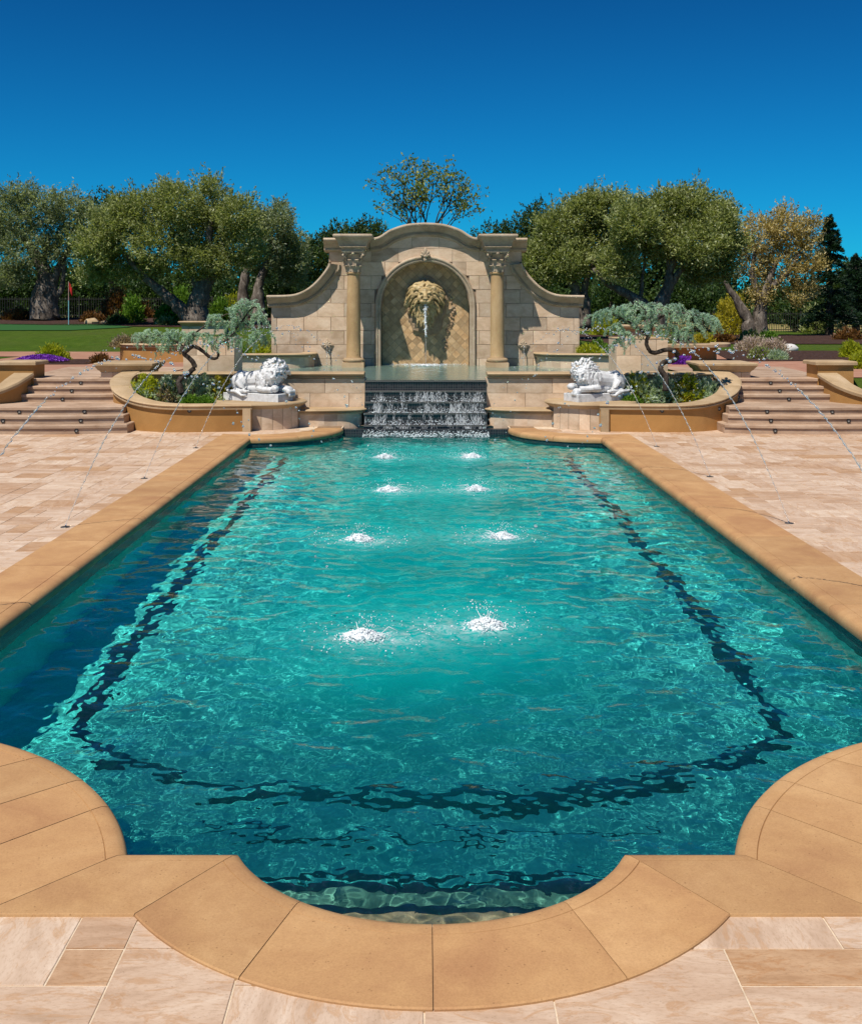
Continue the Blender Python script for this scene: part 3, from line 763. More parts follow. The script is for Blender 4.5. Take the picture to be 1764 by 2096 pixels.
# niche tiles set on the diagonal
def clip_poly(poly, a, b):
    """keeps the part of poly left of the line a-b"""
    out = []
    for i in range(len(poly)):
        p, q = poly[i-1], poly[i]
        sp = (b[0]-a[0])*(p[1]-a[1]) - (b[1]-a[1])*(p[0]-a[0]); sq = (b[0]-a[0])*(q[1]-a[1]) - (b[1]-a[1])*(q[0]-a[0])
        if (sp >= 0) != (sq >= 0): k = sp/(sp-sq); out.append((p[0]+(q[0]-p[0])*k, p[1]+(q[1]-p[1])*k))
        if sq >= 0: out.append(q)
    return out
nb_out = [(-RA, ZU-0.12), (RA, ZU-0.12), (RA, ZS)] + [(RA*math.cos(R(a)), ZS+RA*math.sin(R(a))) for a in range(10, 180, 10)] + [(-RA, ZS)]
T = 0.158; D = T/math.sqrt(2)
for i in range(-16, 17):
    for j in range(-2, 40):
        cx_ = i*D; cz_ = 0.8 + j*D
        if (i+j) % 2: continue
        h_ = D - 0.004
        p = [(cx_, cz_-h_), (cx_+h_, cz_), (cx_, cz_+h_), (cx_-h_, cz_)]
        for a, b in zip(nb_out, nb_out[1:]+nb_out[:1]):
            p = clip_poly(p, a, b)
            if len(p) < 3: break
        if len(p) < 3 or abs(sum(p[k-1][0]*p[k][1]-p[k][0]*p[k-1][1] for k in range(len(p)))) < 0.006: continue
        m = MB(); m.slabxz(p, YW+0.415+br.uniform(-0.005, 0.003), YW+0.45, br.random())
        under(m.build('niche_tile', M['niche']), fw)
# columns
YC = YW - 0.62
cl = [(0.185, 1.10), (0.172, 1.13), (0.170, 1.6), (0.168, 2.2), (0.160, 2.8), (0.150, 3.10), (0.150, 3.13), (0.17, 3.14), (0.178, 3.16), (0.17, 3.185), (0.15, 3.19)]
for sg in (-1, 1):
    cxx = sg*1.755
    col = MB(); col.lathe((cxx, YC, 0), cl, 32); sh = under(col.build('column', M['column'], smooth=50), fw)
    mb = MB(); mb.box(cxx-0.265, cxx+0.265, YC-0.265, YC+0.40, 0.5, 0.985, ch=0.01)
    mb.lathe((cxx, YC, 0), [(0.0, 0.99), (0.245, 0.99), (0.265, 1.02), (0.262, 1.055), (0.23, 1.085), (0.195, 1.09), (0.192, 1.105), (0.0, 1.105)], 32)
    mb.build('column_base', M['cap'], sh, smooth=50)
    mb = MB()
    mb.lathe((cxx, YC, 0), [(0.14, 3.18), (0.15, 3.3), (0.165, 3.45), (0.20, 3.58), (0.235, 3.62)], 24)
    for tier, (n_, z_, hh, rr, ph) in enumerate(((8, 3.19, 0.20, 0.152, 0), (8, 3.30, 0.24, 0.165, 22.5))):
        for k in range(n_):
            a = R(k*360/n_+ph); d = Vector((math.cos(a), math.sin(a), 0)); s_ = Vector((-d.y, d.x, 0)); v = []; f = []
            for u in range(6):
                t_ = u/5; ww = 0.062*(0.75+0.5*math.sin(math.pi*min(1, t_*1.15)))*(1 if t_ < 0.85 else 0.7)
                outw = rr + 0.02 + 0.10*max(0, t_-0.45)**1.4*2.2; zz = z_ + hh*(t_ if t_ < 0.86 else 0.86-(t_-0.86)*0.9)
                for q in (-1, -0.4, 0, 0.4, 1): v.append(Vector((cxx, YC, zz)) + d*(outw + (0.018 if q == 0 else 0) - 0.012*abs(q)) + s_*ww*q)
            for u in range(5):
                for q in range(4): f.append((u*5+q, u*5+q+1, (u+1)*5+q+1, (u+1)*5+q))
            mb.add(v, f)
    for k in range(4):
        a = R(45+90*k); d = Vector((math.cos(a), math.sin(a), 0)); c = Vector((cxx, YC, 3.60)) + d*0.275; pth = []
        for q in range(15): an = q*0.62; rr = 0.075*(1-q/17); pth.append(c + d*rr*math.cos(an) + Vector((0, 0, rr*math.sin(an)-0.02)))
        mb.tube(pth, 0.026, 6)
        mb.ball((cxx+0.23*math.cos(R(90*k)), YC+0.23*math.sin(R(90*k)), 3.64), (0.05, 0.05, 0.05))
    for k in range(2): mb.box(cxx-0.27+0.03*k, cxx+0.27-0.03*k, YC-0.27+0.03*k, YC+0.64, 3.665-0.03*k, 3.70-0.03*k)
    mb.build('capital', M['cornice'], sh, smooth=40)
    mb = MB()
    lv = [(0.285, 3.70), (0.285, 3.76), (0.31, 3.775), (0.33, 3.80), (0.335, 3.825), (0.345, 3.86), (0.375, 3.94), (0.41, 3.985), (0.445, 4.01), (0.46, 4.02), (0.475, 4.045), (0.475, 4.075), (0.46, 4.095), (0.44, 4.10)]
    v = []; f = []
    for r_, z_ in lv: v += [(cxx-r_, YC-r_+0.03, z_), (cxx+r_, YC-r_+0.03, z_), (cxx+r_, YW+0.3, z_), (cxx-r_, YW+0.3, z_)]
    for k in range(len(lv)-1):
        for q in range(4): f.append((4*k+q, 4*k+(q+1) % 4, 4*k+4+(q+1) % 4, 4*k+4+q))
    f += [(3, 2, 1, 0), tuple(range(4*len(lv)-4, 4*len(lv)))]
    mb.add(v, f); en = mb.build('entablature_block', M['cornice'], sh, smooth=40)
    mb = MB()
    for q in np.linspace(-0.31, 0.31, 21): mb.box(cxx+q-0.009, cxx+q+0.009, YC-0.33, YC-0.27, 3.785, 3.815)
    o = tag(mb.build('dentil_row', M['cornice'], sh), kind='stuff')
# diamond spouts
for sg, lab in ((-1, 'left'), (1, 'right')):
    x = 2.45*sg; z = 1.385; mb = MB()
    for rr, d0, d1 in ((0.16, 0.0, 0.03), (0.12, 0.03, 0.05)):
        mb.slabxz([(x, z-rr), (x+rr, z), (x, z+rr), (x-rr, z)], YW-d1, YW-d0+0.002, ch=0.008)
    sp = under(mb.build('spout_plate', M['cornice']), fw)
    mb = MB()
    for k in range(8):
        a = R(45*k); mb.ball((x+0.055*math.cos(a), YW-0.055, z+0.055*math.sin(a)), (0.05, 0.02, 0.022), 8, 6, rot=Matrix.Rotation(-a, 3, 'Y'))
    mb.tube([(x, YW-0.05, z), (x, YW-0.12, z-0.01)], 0.022, 8)
    mb.build('spout_rosette', M['cornice'], sp, smooth=True)
# ---------------------------------------------------------------- upper basin, cascade, flanking walls
basin = thing('upper_basin', 'raised stone basin full of pale green water at the foot of the fountain wall', 'basin', (0, 24.5, 0))
def wall_blocks(mb_name, x0, x1, y0, z0, z1, rows, root, mat='block', bl=0.66, seed=0, yb=0.05, skip_ends=False):
    """courses of separate blocks facing the camera along a straight wall"""
    g_ = random.Random(seed); hz = (z1-z0)/rows
    for r in range(rows):
        xs_ = [x0]; x = x0 + bl*(0.5 if r % 2 else 0.92)
        while x < x1-0.15: xs_.append(x); x += bl*g_.uniform(0.9, 1.1)
        xs_.append(x1)
        for a, b in zip(xs_, xs_[1:]):
            m = MB(); m.slabxz([(a+0.003, z0+r*hz+0.003), (b-0.003, z0+r*hz+0.003), (b-0.003, z0+(r+1)*hz-0.003), (a+0.003, z0+(r+1)*hz-0.003)], y0+g_.uniform(-0.002, 0.002), y0+yb, g_.random(), ch=0.004)
            under(m.build(mb_name, M[mat]), root)
CAPP = lambda w_, h_=0.10, o=0.05: [(-o, -h_), (-o-0.01, -h_*0.75), (-o+0.005, -h_*0.62), (-o-0.03, -h_*0.45), (-o-0.04, -h_*0.25), (-o-0.025, -0.008), (-o-0.005, 0), (w_+o, 0), (w_+o+0.02, -0.02), (w_+o+0.02, -h_)]
# straight cap helper: path runs along the front edge, profile offset grows to the back (away from the camera)
def cap_along(path, w_, z, name, root, mat='cap', h_=0.10, o=0.05):
    p = [(q[0], q[1], q[2] if len(q) > 2 else z) for q in path]
    mb = MB(); mb.sweep(p, [(-a, b) for a, b in CAPP(w_, h_, o)])
    return under(mb.build(name, M[mat], smooth=40), root)
YFL = 21.98                                  # front of the flanking walls
CW2 = 1.21                                   # half width of the cascade
t = NT('basin_water'); v = t.pos(); n1 = t.noise(t.pos((1, 0.6, 1)), 5, 4, 0.7, 0.6)
t.p.inputs['Transmission Weight'].default_value = 0.72; t.p.inputs['IOR'].default_value = 1.33
t.bump(n1, 0.5, 0.03); M['basin_water'] = t.base((0.55, 0.80, 0.68), 0.03, 0.5)
for sg in (-1, 1):
    lab = 'left' if sg < 0 else 'right'
    fwll = thing('flanking_wall', 'low limestone block wall with rounded cap %s of the black cascade, behind the %s white lion' % (lab, lab), 'wall', (sg*3.5, YFL, 0), group='walls flanking the cascade')
    mb = MB(); a, b = sorted((sg*(CW2+0.02), sg*5.7)); mb.box(a, b, YFL+0.03, YFL+0.40, -0.3, 0.905)
    under(mb.build('mortar_core', M['mortar']), fwll)
    a, b = sorted((sg*CW2, sg*5.72)); wall_blocks('stone_block', a, b, YFL, 0.30, 0.905, 2, fwll, bl=0.85, seed=3+sg)
    mb = MB(); x = sg*(CW2); mb.box(min(x, x+sg*0.03), max(x, x+sg*0.03), YFL+0.06, YFL+0.42, -0.2, 0.905)
    under(mb.build('end_block', M['block']), fwll)
    # cap with a rounded return at the cascade
    p = [(sg*5.75, YFL)] + [(sg*(CW2+0.02), YFL)]
    if sg > 0: p = p[::-1]
    cap_along(p, 0.40, 1.015, 'wall_cap', fwll)
    # lower bench with a bowed front
    bench = thing('stone_bench', 'low bowed stone ledge with rounded cap beside the cascade on the %s' % lab, 'bench', (sg*1.9, 21.5, 0), group='bowed ledges beside the cascade')
    fr = [(CW2+0.03, YFL-0.02), (CW2+0.04, 21.74), (CW2+0.10, 21.62), (CW2+0.28, 21.50), (CW2+0.6, 21.42), (CW2+0.95, 21.36), (2.62, 21.34)]
    pts = smooth_path(fr, 4)
    for k in range(0, len(pts)-1, 3):
        q = pts[k:k+4]; 
        if len(q) < 2: continue
        m = MB(); v = []; 
        for (x, y) in q: v += [(sg*x, y, -0.16), (sg*x, y, 0.245)]
        m.add(v, [(2*i, 2*i+2, 2*i+3, 2*i+1) for i in range(len(q)-1)], br.random()); 
        under(m.build('face_stone', M['block']), bench)
    mb = MB(); pl = [(sg*x, y) for x, y in pts] + [(sg*2.62, YFL-0.002)]
    if sg < 0: pl = pl[::-1]
    if sum(pl[i-1][0]*pl[i][1]-pl[i][0]*pl[i-1][1] for i in range(len(pl))) < 0: pl = pl[::-1]
    mb.prism(pl, 0.24, 0.30)
    under(mb.build('ledge_core', M['cap']), bench)
    p = [(sg*x, y) for x, y in pts]
    if sg < 0: p = p[::-1]
    cap_along(p, 0.06, 0.335, 'ledge_cap', bench, h_=0.09)
    mb = MB(); mb.prism(inset(pl, 0.04), 0.29, 0.333); under(mb.build('ledge_top', M['cap']), bench)
# basin floor and water (the wings run behind the flanking caps)
bx = [(-CW2, YFL-0.02), (CW2, YFL-0.02), (CW2, YFL+0.42), (4.6, YFL+0.42), (4.6, 27.95), (-4.6, 27.95), (-4.6, YFL+0.42), (-CW2, YFL+0.42)]
mb = MB(); mb.prism(bx, 0.30, 0.55); under(mb.build('basin_floor', NT('pale_basin_plaster').base((0.33, 0.42, 0.33), 0.8, 0.1)), basin)
xs2 = np.linspace(-4.62, 4.62, 190); ys2 = np.linspace(YFL-0.03, 27.99, 150); A, B = np.meshgrid(xs2, ys2)
hz = waves(A, B, 11, (0.15, 0.6), 0.055, 30, 1.2)
for sx_, sy_ in ((0, 27.2), (-2.45, 27.2), (2.45, 27.2)): d = np.hypot(A-sx_, B-sy_); hz += 0.008*np.sin(d*2*math.pi/0.3)*np.exp(-d/0.7)
k_ = in_poly((A[:-1, :-1]+A[1:, 1:])/2, (B[:-1, :-1]+B[1:, 1:])/2, bx); n2_ = len(xs2)
I = (np.arange(len(ys2)-1)[:, None]*n2_ + np.arange(n2_-1)[None, :])[k_]
me = raw_mesh('basin_water', np.c_[A.ravel(), B.ravel(), (ZU+hz).ravel()], np.c_[I, I+1, I+n2_+1, I+n2_], M['basin_water'], smooth=True)
bw = tag(link('basin_water', me), kind='structure')
# cascade: five mosaic risers
casc = thing('cascade', 'stepped black mosaic cascade between the two flanking walls', 'cascade', (0, 21.7, -0.15))
tops = [0.865, 0.665, 0.455, 0.245, 0.02]; fronts = [21.955, 21.84, 21.72, 21.60, 21.47]
for k, (z1, yf) in enumerate(zip(tops, fronts)):
    z0 = (tops[k+1] if k < 4 else -0.6)
    mb = MB(); mb.box(-CW2+0.001, CW2-0.001, yf, 22.4, z0-0.004, z1-0.03)
    st = under(mb.build('mosaic_step', M['mosaic']), casc)
    mb = MB(); mb.box(-CW2+0.002, CW2-0.002, yf-0.022, 22.39, z1-0.031, z1)
    under(mb.build('step_lip', M['trim_grey'] if 'trim_grey' in M else M.setdefault('trim_grey', NT('dark_slate').base((0.11, 0.10, 0.09), 0.25, 0.5))), casc)
mb = MB(); mb.box(-1.62, 1.62, 21.3, 21.47, -0.6, -0.04); under(mb.build('foot_step', M['mosaic']), casc)
# falling water on the risers: many separate thin strands, denser away from the dry edges
t = NT('white_water'); t.p.inputs['Transmission Weight'].default_value = 0.12
t.p.inputs['Subsurface Weight'].default_value = 0.0; M['foam'] = t.base((0.82, 0.86, 0.88), 0.4, 0.5)
t = NT('falling_water'); t.p.inputs['Transmission Weight'].default_value = 0.45; t.p.inputs['IOR'].default_value = 1.33; M['veil'] = t.base((0.9, 0.93, 0.95), 0.25, 0.6)
M['foam'].node_tree.nodes['Principled BSDF'].inputs['IOR'].default_value = 1.33
def strands(n, x0, x1, yf, z0, z1, g, mb, seed):
    for _ in range(n):
        x = g.uniform(x0, x1); u = g.random()
        dens = 0.7*mnoise.noise(Vector((x*3.1, seed*7.3, 0.4))) + 0.7*mnoise.noise(Vector((x*13.0, seed*3.1, 2.4)))
        if dens < g.uniform(-0.25, 0.85): continue
        za = z1 - u**0.9*(z1-z0)*0.95; L = g.uniform(0.02, 0.13); zb = max(z0-0.01, za-L)
        w_ = g.uniform(0.0008, 0.0026)*(1.8 if g.random() < 0.1 else 1); y = yf - 0.02 - 0.055*((z1-za)/(z1-z0))**0.6
        dx = g.uniform(-0.035, 0.035); q = 4
        pts = [(x+dx*i/(q-1)+g.uniform(-0.006, 0.006), y-0.03*(i/(q-1))-g.uniform(0, 0.012), za+(zb-za)*i/(q-1)) for i in range(q)]
        mb.tube(pts, [w_*0.3, w_, w_*g.uniform(0.6, 1.4), w_*0.2], 5)
g_ = random.Random(5)
for k in range(1, 5):
    mb = MB(); z1, yf = tops[k], fronts[k]; z0 = tops[k+1] if k < 4 else -0.15
    strands(1300 + 500*k, -CW2+0.02+0.16*(k < 3), CW2-0.03, yf, z0, z1, g_, mb, k)
    for _ in range(160+90*k):
        x = g_.uniform(-CW2+0.1, CW2-0.05); r = g_.uniform(0.003, 0.009)
        mb.ball((x, yf-0.11-g_.uniform(0, 0.09), z0+g_.random()**2*0.09+0.01), (r*g_.uniform(1, 2), r, r), 6, 4)
    o = tag(mb.build('falling_water', M['veil'], smooth=True), kind='stuff'); under(o, casc)
mb = MB()
for _ in range(1500):
    x = g_.uniform(-CW2, CW2); r = g_.uniform(0.002, 0.009)
    mb.ball((x, 21.36-g_.random()**2*0.4, ZW+g_.random()**3*0.08), (r*g_.uniform(1, 2.4), r*1.4, r*0.8), 6, 4)
under(tag(mb.build('cascade_foam', M['foam'], smooth=True), kind='stuff'), casc)

# ---------------------------------------------------------------- stairs, planters, piers on both sides
M['lamp_black'] = NT('black_metal').base((0.012, 0.011, 0.010), 0.4, 0.5)
M['lamp_glass'] = NT('lamp_glass').base((0.25, 0.24, 0.22), 0.2, 0.5)
def step_light(x, y, z, root, name='step_light'):
    mb = MB(); prof = [(0.0, 0.0), (0.028, 0.0), (0.045, 0.004), (0.045, 0.02)]
    v = []; f = []; n_ = 14
    for r_, d in ((0.038, 0), (0.038, 0.014), (0.023, 0.016), (0.020, 0.007)):
        for q in range(n_): a = 2*math.pi*q/n_; v.append((x+r_*math.cos(a), y-d, z+r_*math.sin(a)))
    for k in range(3):
        for q in range(n_): f.append((k*n_+q, k*n_+(q+1) % n_, (k+1)*n_+(q+1) % n_, (k+1)*n_+q))
    mb.add(v, f); o = under(mb.build(name, M['lamp_black']), root)
    mb = MB(); mb.add([(x+0.020*math.cos(2*math.pi*q/n_), y-0.008, z+0.020*math.sin(2*math.pi*q/n_)) for q in range(n_)], [tuple(range(n_))])
    lens = mb.build('lamp_lens', M['lamp_glass']); lens.parent = o
    return o
CAPW = 0.34
for sg in (-1, 1):
    lab = 'left' if sg < 0 else 'right'; S = lambda pts: [(sg*p[0], *p[1:]) for p in pts]
    # --- stair: six bowed treads, convex to the pool
    st = thing('garden_stair', 'bowed concrete stair of six steps with small round lights, %s of the planters' % lab, 'stairs', (sg*7.2, 20.6, 0), group='stairs to the garden')
    scx = 7.3
    rows = [(20.02, 0.165, 5.50, 9.9), (20.27, 0.318, 5.62, 9.7), (20.50, 0.46, 5.70, 9.5), (21.65, 0.605, 5.72, 8.55), (21.9, 0.75, 5.72, 8.42), (22.15, 0.89, 5.72, 8.28)]
    for k, (yf, zz, xa, xb) in enumerate(rows):
        Rr = 7.0; z0 = rows[k-1][1]-0.02 if k else -0.02
        front = []
        for i in range(17):
            x = xa + (xb-xa)*i/16; front.append((x, yf + Rr - math.sqrt(Rr*Rr-(x-scx)**2)))
        pl = front + [(xb, 23.4), (xa, 23.4)]
        pl = S(pl); pl = pl if sg > 0 else pl[::-1]
        mb = MB(); mb.prism(pl, z0, zz-0.055)
        stp = under(mb.build('step', M['step']), st)
        fr2 = [(x, y-0.025) for x, y in front] + [(xb, 23.4), (xa, 23.4)]
        fr2 = S(fr2); fr2 = fr2 if sg > 0 else fr2[::-1]
        mb = MB(); mb.prism(fr2, zz-0.055, zz, ch=0.012); tr_ = mb.build('tread', M['step']); tr_.parent = stp; tr_.matrix_parent_inverse = (stp.matrix_parent_inverse.copy())
        tr_.matrix_parent_inverse = Matrix.Translation(Vector((0, 0, 0)))
        lx = [6.38] if k < 3 else [7.15 - 0.1*(k-3)+0.3*(0)]
        if k < 2: lx.append(7.8 if k else 8.0)
        if k == 2: lx.append(7.58)
        for x in lx: step_light(sg*x, yf + Rr - math.sqrt(Rr*Rr-(x-scx)**2) - 0.001, (zz+ (rows[k-1][1] if k else 0))/2-0.02, st)
    # --- curved planter in front, swooping up to the pier
    pn = thing('curved_planter', 'curved ochre stucco planter holding the weeping blue cedar on the %s of the pool' % lab, 'planter', (sg*4.5, 21.2, 0), group='curved stucco planters')
    edge = smooth_path([(3.25, 20.55, 0.50), (3.9, 20.45, 0.50), (4.6, 20.38, 0.505), (5.1, 20.5, 0.525), (5.55, 20.8, 0.58), (5.93, 21.2, 0.69), (6.15, 21.65, 0.83), (6.20, 22.0, 0.93), (6.12, 22.4, 1.02)], 6)
    mb = MB(); v = []; f = []
    for x, y, z in edge: v += [(sg*x, y, -0.06), (sg*x, y, z-0.07)]
    for x, y, z in edge: v += [(sg*(x-0.0), y, 0)]
    mb.add(v[:2*len(edge)], [(2*i, 2*i+2, 2*i+3, 2*i+1) for i in range(len(edge)-1)])
    under(mb.build('stucco_face', M['stucco'], smooth=60), pn)
    P = [Vector((sg*x, y, z)) for x, y, z in edge]
    if sg > 0: P = P
    # cap as a few separate stones
    cutsi = [0, 11, 20, 27, 34, 41, len(P)-1]
    for a, b in zip(cutsi, cutsi[1:]):
        seg = P[a:b+1]
        pr = [(0.05, -0.085), (0.055, -0.06), (0.035, -0.05), (0.06, -0.035), (0.07, -0.015), (0.055, 0.0), (0.03, 0.006), (-CAPW+0.03, 0.006), (-CAPW, -0.02), (-CAPW, -0.085)]
        if sg < 0: pr = [(-u, z) for u, z in pr]
        mb = MB(); mb.sweep(seg, pr, tone=br.random()); under(mb.build('planter_cap', M['cap'], smooth=40), pn)
    inner = [(x-0.02 if x > 4.9 else x, y+0.3 if x < 5.2 else y) for x, y, z in edge]
    pl = [(x, y) for x, y, z in edge] + [(5.7, 22.0), (2.6, 22.0), (2.6, 21.0)]
    pl = inset(pl if True else pl, 0.16); pl = S(pl); pl = pl if sg > 0 else pl[::-1]
    mb = MB(); mb.prism(pl, 0.1, 0.43); under(mb.build('soil', M['soil']), pn)
    for i in ((10, 0.40), (27, 0.38)) if sg < 0 else ((10, 0.40), (24, 0.40), (36, 0.55)):
        q = edge[i[0]]; step_light(sg*q[0], q[1]-0.004, i[1], pn, 'wall_light')
    # --- drum pedestal under the lion
    dr = thing('lion_pedestal', 'round limestone pedestal with a moulded cap under the %s white lion' % lab, 'pedestal', (sg*3.22, 21.5, 0), group='pedestals under the white lions')
    n_ = 11; a0, a1 = (200, 368) if sg > 0 else (172, 340)
    for k in range(n_):
        m = MB(); b0 = a0+(a1-a0)*k/n_+0.25; b1 = a0+(a1-a0)*(k+1)/n_-0.25
        m.lathe((sg*3.22, 21.5, 0), [(0.80, 0.0), (0.80, 0.41)], 3, br.random(), a0=R(b0), a1=R(b1))
        under(m.build('face_stone', M['block'], smooth=40), dr)
    mb = MB(); mb.lathe((sg*3.22, 21.5, 0), [(0.79, -0.05), (0.79, 0.42)], 40); under(mb.build('mortar_core', M['mortar']), dr)
    mb = MB(); mb.lathe((sg*3.22, 21.5, 0), [(0.0, 0.40), (0.80, 0.40), (0.83, 0.41), (0.845, 0.43), (0.885, 0.455), (0.90, 0.475), (0.89, 0.495), (0.86, 0.506), (0.0, 0.508)], 48)
    under(mb.build('pedestal_cap', M['cap'], smooth=40), dr)
    mb = MB(); x = sg*3.26; mb.box(min(x, x+sg*0.15), max(x, x+sg*0.15), 20.46, 20.9, -0.03, 0.43); under(mb.build('pilaster', M['cap']), dr)
    # --- pier at the stair head
    pr_ = thing('stair_pier', 'stone pier with a broad moulded cap between the %s stair and its planter' % lab, 'pier', (sg*6.2, 22.9, 0), group='piers beside the stairs')
    x0_, x1_ = 5.66, 6.62
    a, b = sorted((sg*x0_, sg*x1_))
    mb = MB(); mb.box(a+0.02, b-0.02, 22.42, 23.3, 0.0, 1.0); under(mb.build('mortar_core', M['mortar']), pr_)
    wall_blocks('stone_block', a, b, 22.4, 0.55, 1.0, 2, pr_, bl=0.5, seed=31+sg)
    for s2 in (a, b):
        m = MB(); m.box(s2-0.02 if s2 == b else s2, s2 if s2 == b else s2+0.02, 22.44, 23.3, 0.1, 1.0, br.random()); under(m.build('side_block', M['block']), pr_)
    mb = MB()
    lv = [(0.0, 1.0), (0.02, 1.03), (0.05, 1.05), (0.06, 1.07), (0.10, 1.12), (0.12, 1.14), (0.12, 1.175), (0.10, 1.19), (0.07, 1.195)]; v = []; f = []
    for o_, z_ in lv: v += [(a-o_, 22.4-o_, z_), (b+o_, 22.4-o_, z_), (b+o_, 23.3+o_, z_), (a-o_, 23.3+o_, z_)]
    for k in range(len(lv)-1):
        for q in range(4): f.append((4*k+q, 4*k+(q+1) % 4, 4*k+4+(q+1) % 4, 4*k+4+q))
    f += [(3, 2, 1, 0), tuple(range(4*len(lv)-4, 4*len(lv)))]
    mb.add(v, f); under(mb.build('pier_cap', M['cap'], smooth=40), pr_)
    # --- outer stair wall: pier block and descending ochre wall
    ow = thing('stair_side_wall', 'ochre stucco wall with sloping stone cap on the outer side of the %s stair' % lab, 'wall', (sg*8.5, 22.2, 0), group='outer walls of the stairs')
    mb = MB(); mb.box(*sorted((sg*7.9, sg*8.62)), 22.15, 22.8, 0.0, 1.16); under(mb.build('pier_block', M['stucco']), ow)
    mb = MB(); mb.box(*sorted((sg*7.84, sg*8.68)), 22.09, 22.86, 1.16, 1.235, ch=0.02); under(mb.build('pier_cap', M['cap']), ow)
    e2 = smooth_path([(7.93, 22.1, 1.0), (7.95, 21.75, 0.93), (8.05, 21.4, 0.82), (8.3, 21.05, 0.70), (8.7, 20.75, 0.61), (9.3, 20.5, 0.55), (10.2, 20.4, 0.51), (11.2, 20.35, 0.5)], 5)
    mb = MB(); v = []
    for x, y, z in e2: v += [(sg*x, y, -0.06), (sg*x, y, z-0.07)]
    mb.add(v, [(2*i, 2*i+2, 2*i+3, 2*i+1) for i in range(len(e2)-1)]); 
    under(mb.build('stucco_face', M['stucco'], smooth=60), ow)
    pr2 = [(-0.05, -0.085), (-0.06, -0.03), (-0.04, 0.004), (CAPW, 0.004), (CAPW, -0.085)]
    if sg < 0: pr2 = [(-u, z) for u, z in pr2]
    mb = MB(); mb.sweep([Vector((sg*x, y, z)) for x, y, z in e2], [(-u, z) for u, z in pr2]); under(mb.build('wall_cap', M['cap'], smooth=40), ow)
    pl = [(x+0.2, y+0.2) for x, y, z in e2] + [(11.2, 22.6), (8.9, 22.6)]
    pl = S(pl); pl = pl if sg < 0 else pl
    if sum(pl[i-1][0]*pl[i][1]-pl[i][0]*pl[i-1][1] for i in range(len(pl))) < 0: pl = pl[::-1]
    mb = MB(); mb.prism(pl, 0.0, 0.46); under(mb.build('soil', M['soil']), ow)
    # --- tall garden pier on the flanking wall
    gp = thing('garden_pier', 'square limestone block pier standing behind the cedar planter on the %s' % lab, 'pier', (sg*4.5, 23.0, 0.9), group='block piers behind the planters')
    a, b = sorted((sg*3.98, sg*5.05)); mb = MB(); mb.box(a+0.02, b-0.02, 22.92, 23.9, 0.6, 1.66); under(mb.build('mortar_core', M['mortar']), gp)
    wall_blocks('stone_block', a, b, 22.9, 0.98, 1.66, 2, gp, bl=0.56, seed=51+sg)
    for s2 in (a, b): m = MB(); m.box(s2-0.02 if s2 == b else s2, s2 if s2 == b else s2+0.02, 22.94, 23.9, 0.6, 1.66, br.random()); under(m.build('side_block', M['block']), gp)
    m = MB(); m.box(a-0.006, b+0.006, 22.894, 23.9, 1.66, 1.685, ch=0.006); under(m.build('pier_top', M['cap']), gp)
    # --- curved basin planter beside the fountain wall
    bp = thing('basin_planter', 'low curved stone planter with a rounded cap standing in the upper basin on the %s' % lab, 'planter', (sg*3.7, 26.7, ZU), group='planters in the upper basin')
    e3 = smooth_path([(2.78, 27.48), (2.76, 27.1), (2.84, 26.75), (3.05, 26.5), (3.5, 26.36), (4.1, 26.3), (4.7, 26.3)], 4)
    for k in range(0, len(e3)-1, 2):
        q = e3[k:k+3]; m = MB(); v = []
        for (x, y) in q: v += [(sg*x, y, 0.5), (sg*x, y, 1.12)]
        m.add(v, [(2*i, 2*i+2, 2*i+3, 2*i+1) for i in range(len(q)-1)], br.random()); under(m.build('face_stone', M['block'], smooth=60), bp)
    p = [(sg*x, y) for x, y in e3]; p = p if sg > 0 else p[::-1]
    pr3 = [(-a_, b_) for a_, b_ in CAPP(0.22)]
    mb = MB(); mb.sweep([(x, y, 1.215) for x, y in p], pr3 if sg < 0 or True else pr3); under(mb.build('planter_cap', M['cap'], smooth=40), bp)
    pl = [(sg*x, y) for x, y in e3] + [(sg*4.7, 27.48)]
    if sum(pl[i-1][0]*pl[i][1]-pl[i][0]*pl[i-1][1] for i in range(len(pl))) < 0: pl = pl[::-1]
    mb = MB(); mb.prism(inset(pl, 0.1), 0.8, 1.14); under(mb.build('soil', M['soil']), bp)
    # --- ochre retaining wall further back
    rw = thing('retaining_wall', 'curved ochre stucco garden bed wall with sandstone cap behind the %s pier' % lab, 'wall', (sg*7.0, 29.5, 0.9), group='garden bed walls')
    e4 = smooth_path([(8.35, 30.6), (8.3, 29.9), (8.0, 29.4), (7.4, 29.15), (6.6, 29.05), (5.4, 29.0)], 5) if sg < 0 else smooth_path([(8.0, 30.6), (7.95, 30.0), (7.65, 29.6), (7.1, 29.4), (6.4, 29.3), (5.2, 29.25)], 5)
    mb = MB(); v = []
    for x, y in e4: v += [(sg*x, y, 0.7), (sg*x, y, 1.27)]
    mb.add(v, [(2*i, 2*i+2, 2*i+3, 2*i+1) for i in range(len(e4)-1)]); under(mb.build('stucco_face', M['stucco'], smooth=60), rw)
    p = [(sg*x, y) for x, y in e4]; p = p[::-1] if sg > 0 else p
    mb = MB(); mb.sweep([(x, y, 1.36) for x, y in p], [(a_, b_) for a_, b_ in CAPP(0.3)] if sg > 0 else [(-a_, b_) for a_, b_ in CAPP(0.3)]); under(mb.build('wall_cap', M['cap'], smooth=40), rw)
    pl = [(sg*x, y) for x, y in e4] + [(sg*5.2, 31.5), (sg*8.0, 31.5)]
    if sum(pl[i-1][0]*pl[i][1]-pl[i][0]*pl[i-1][1] for i in range(len(pl))) < 0: pl = pl[::-1]
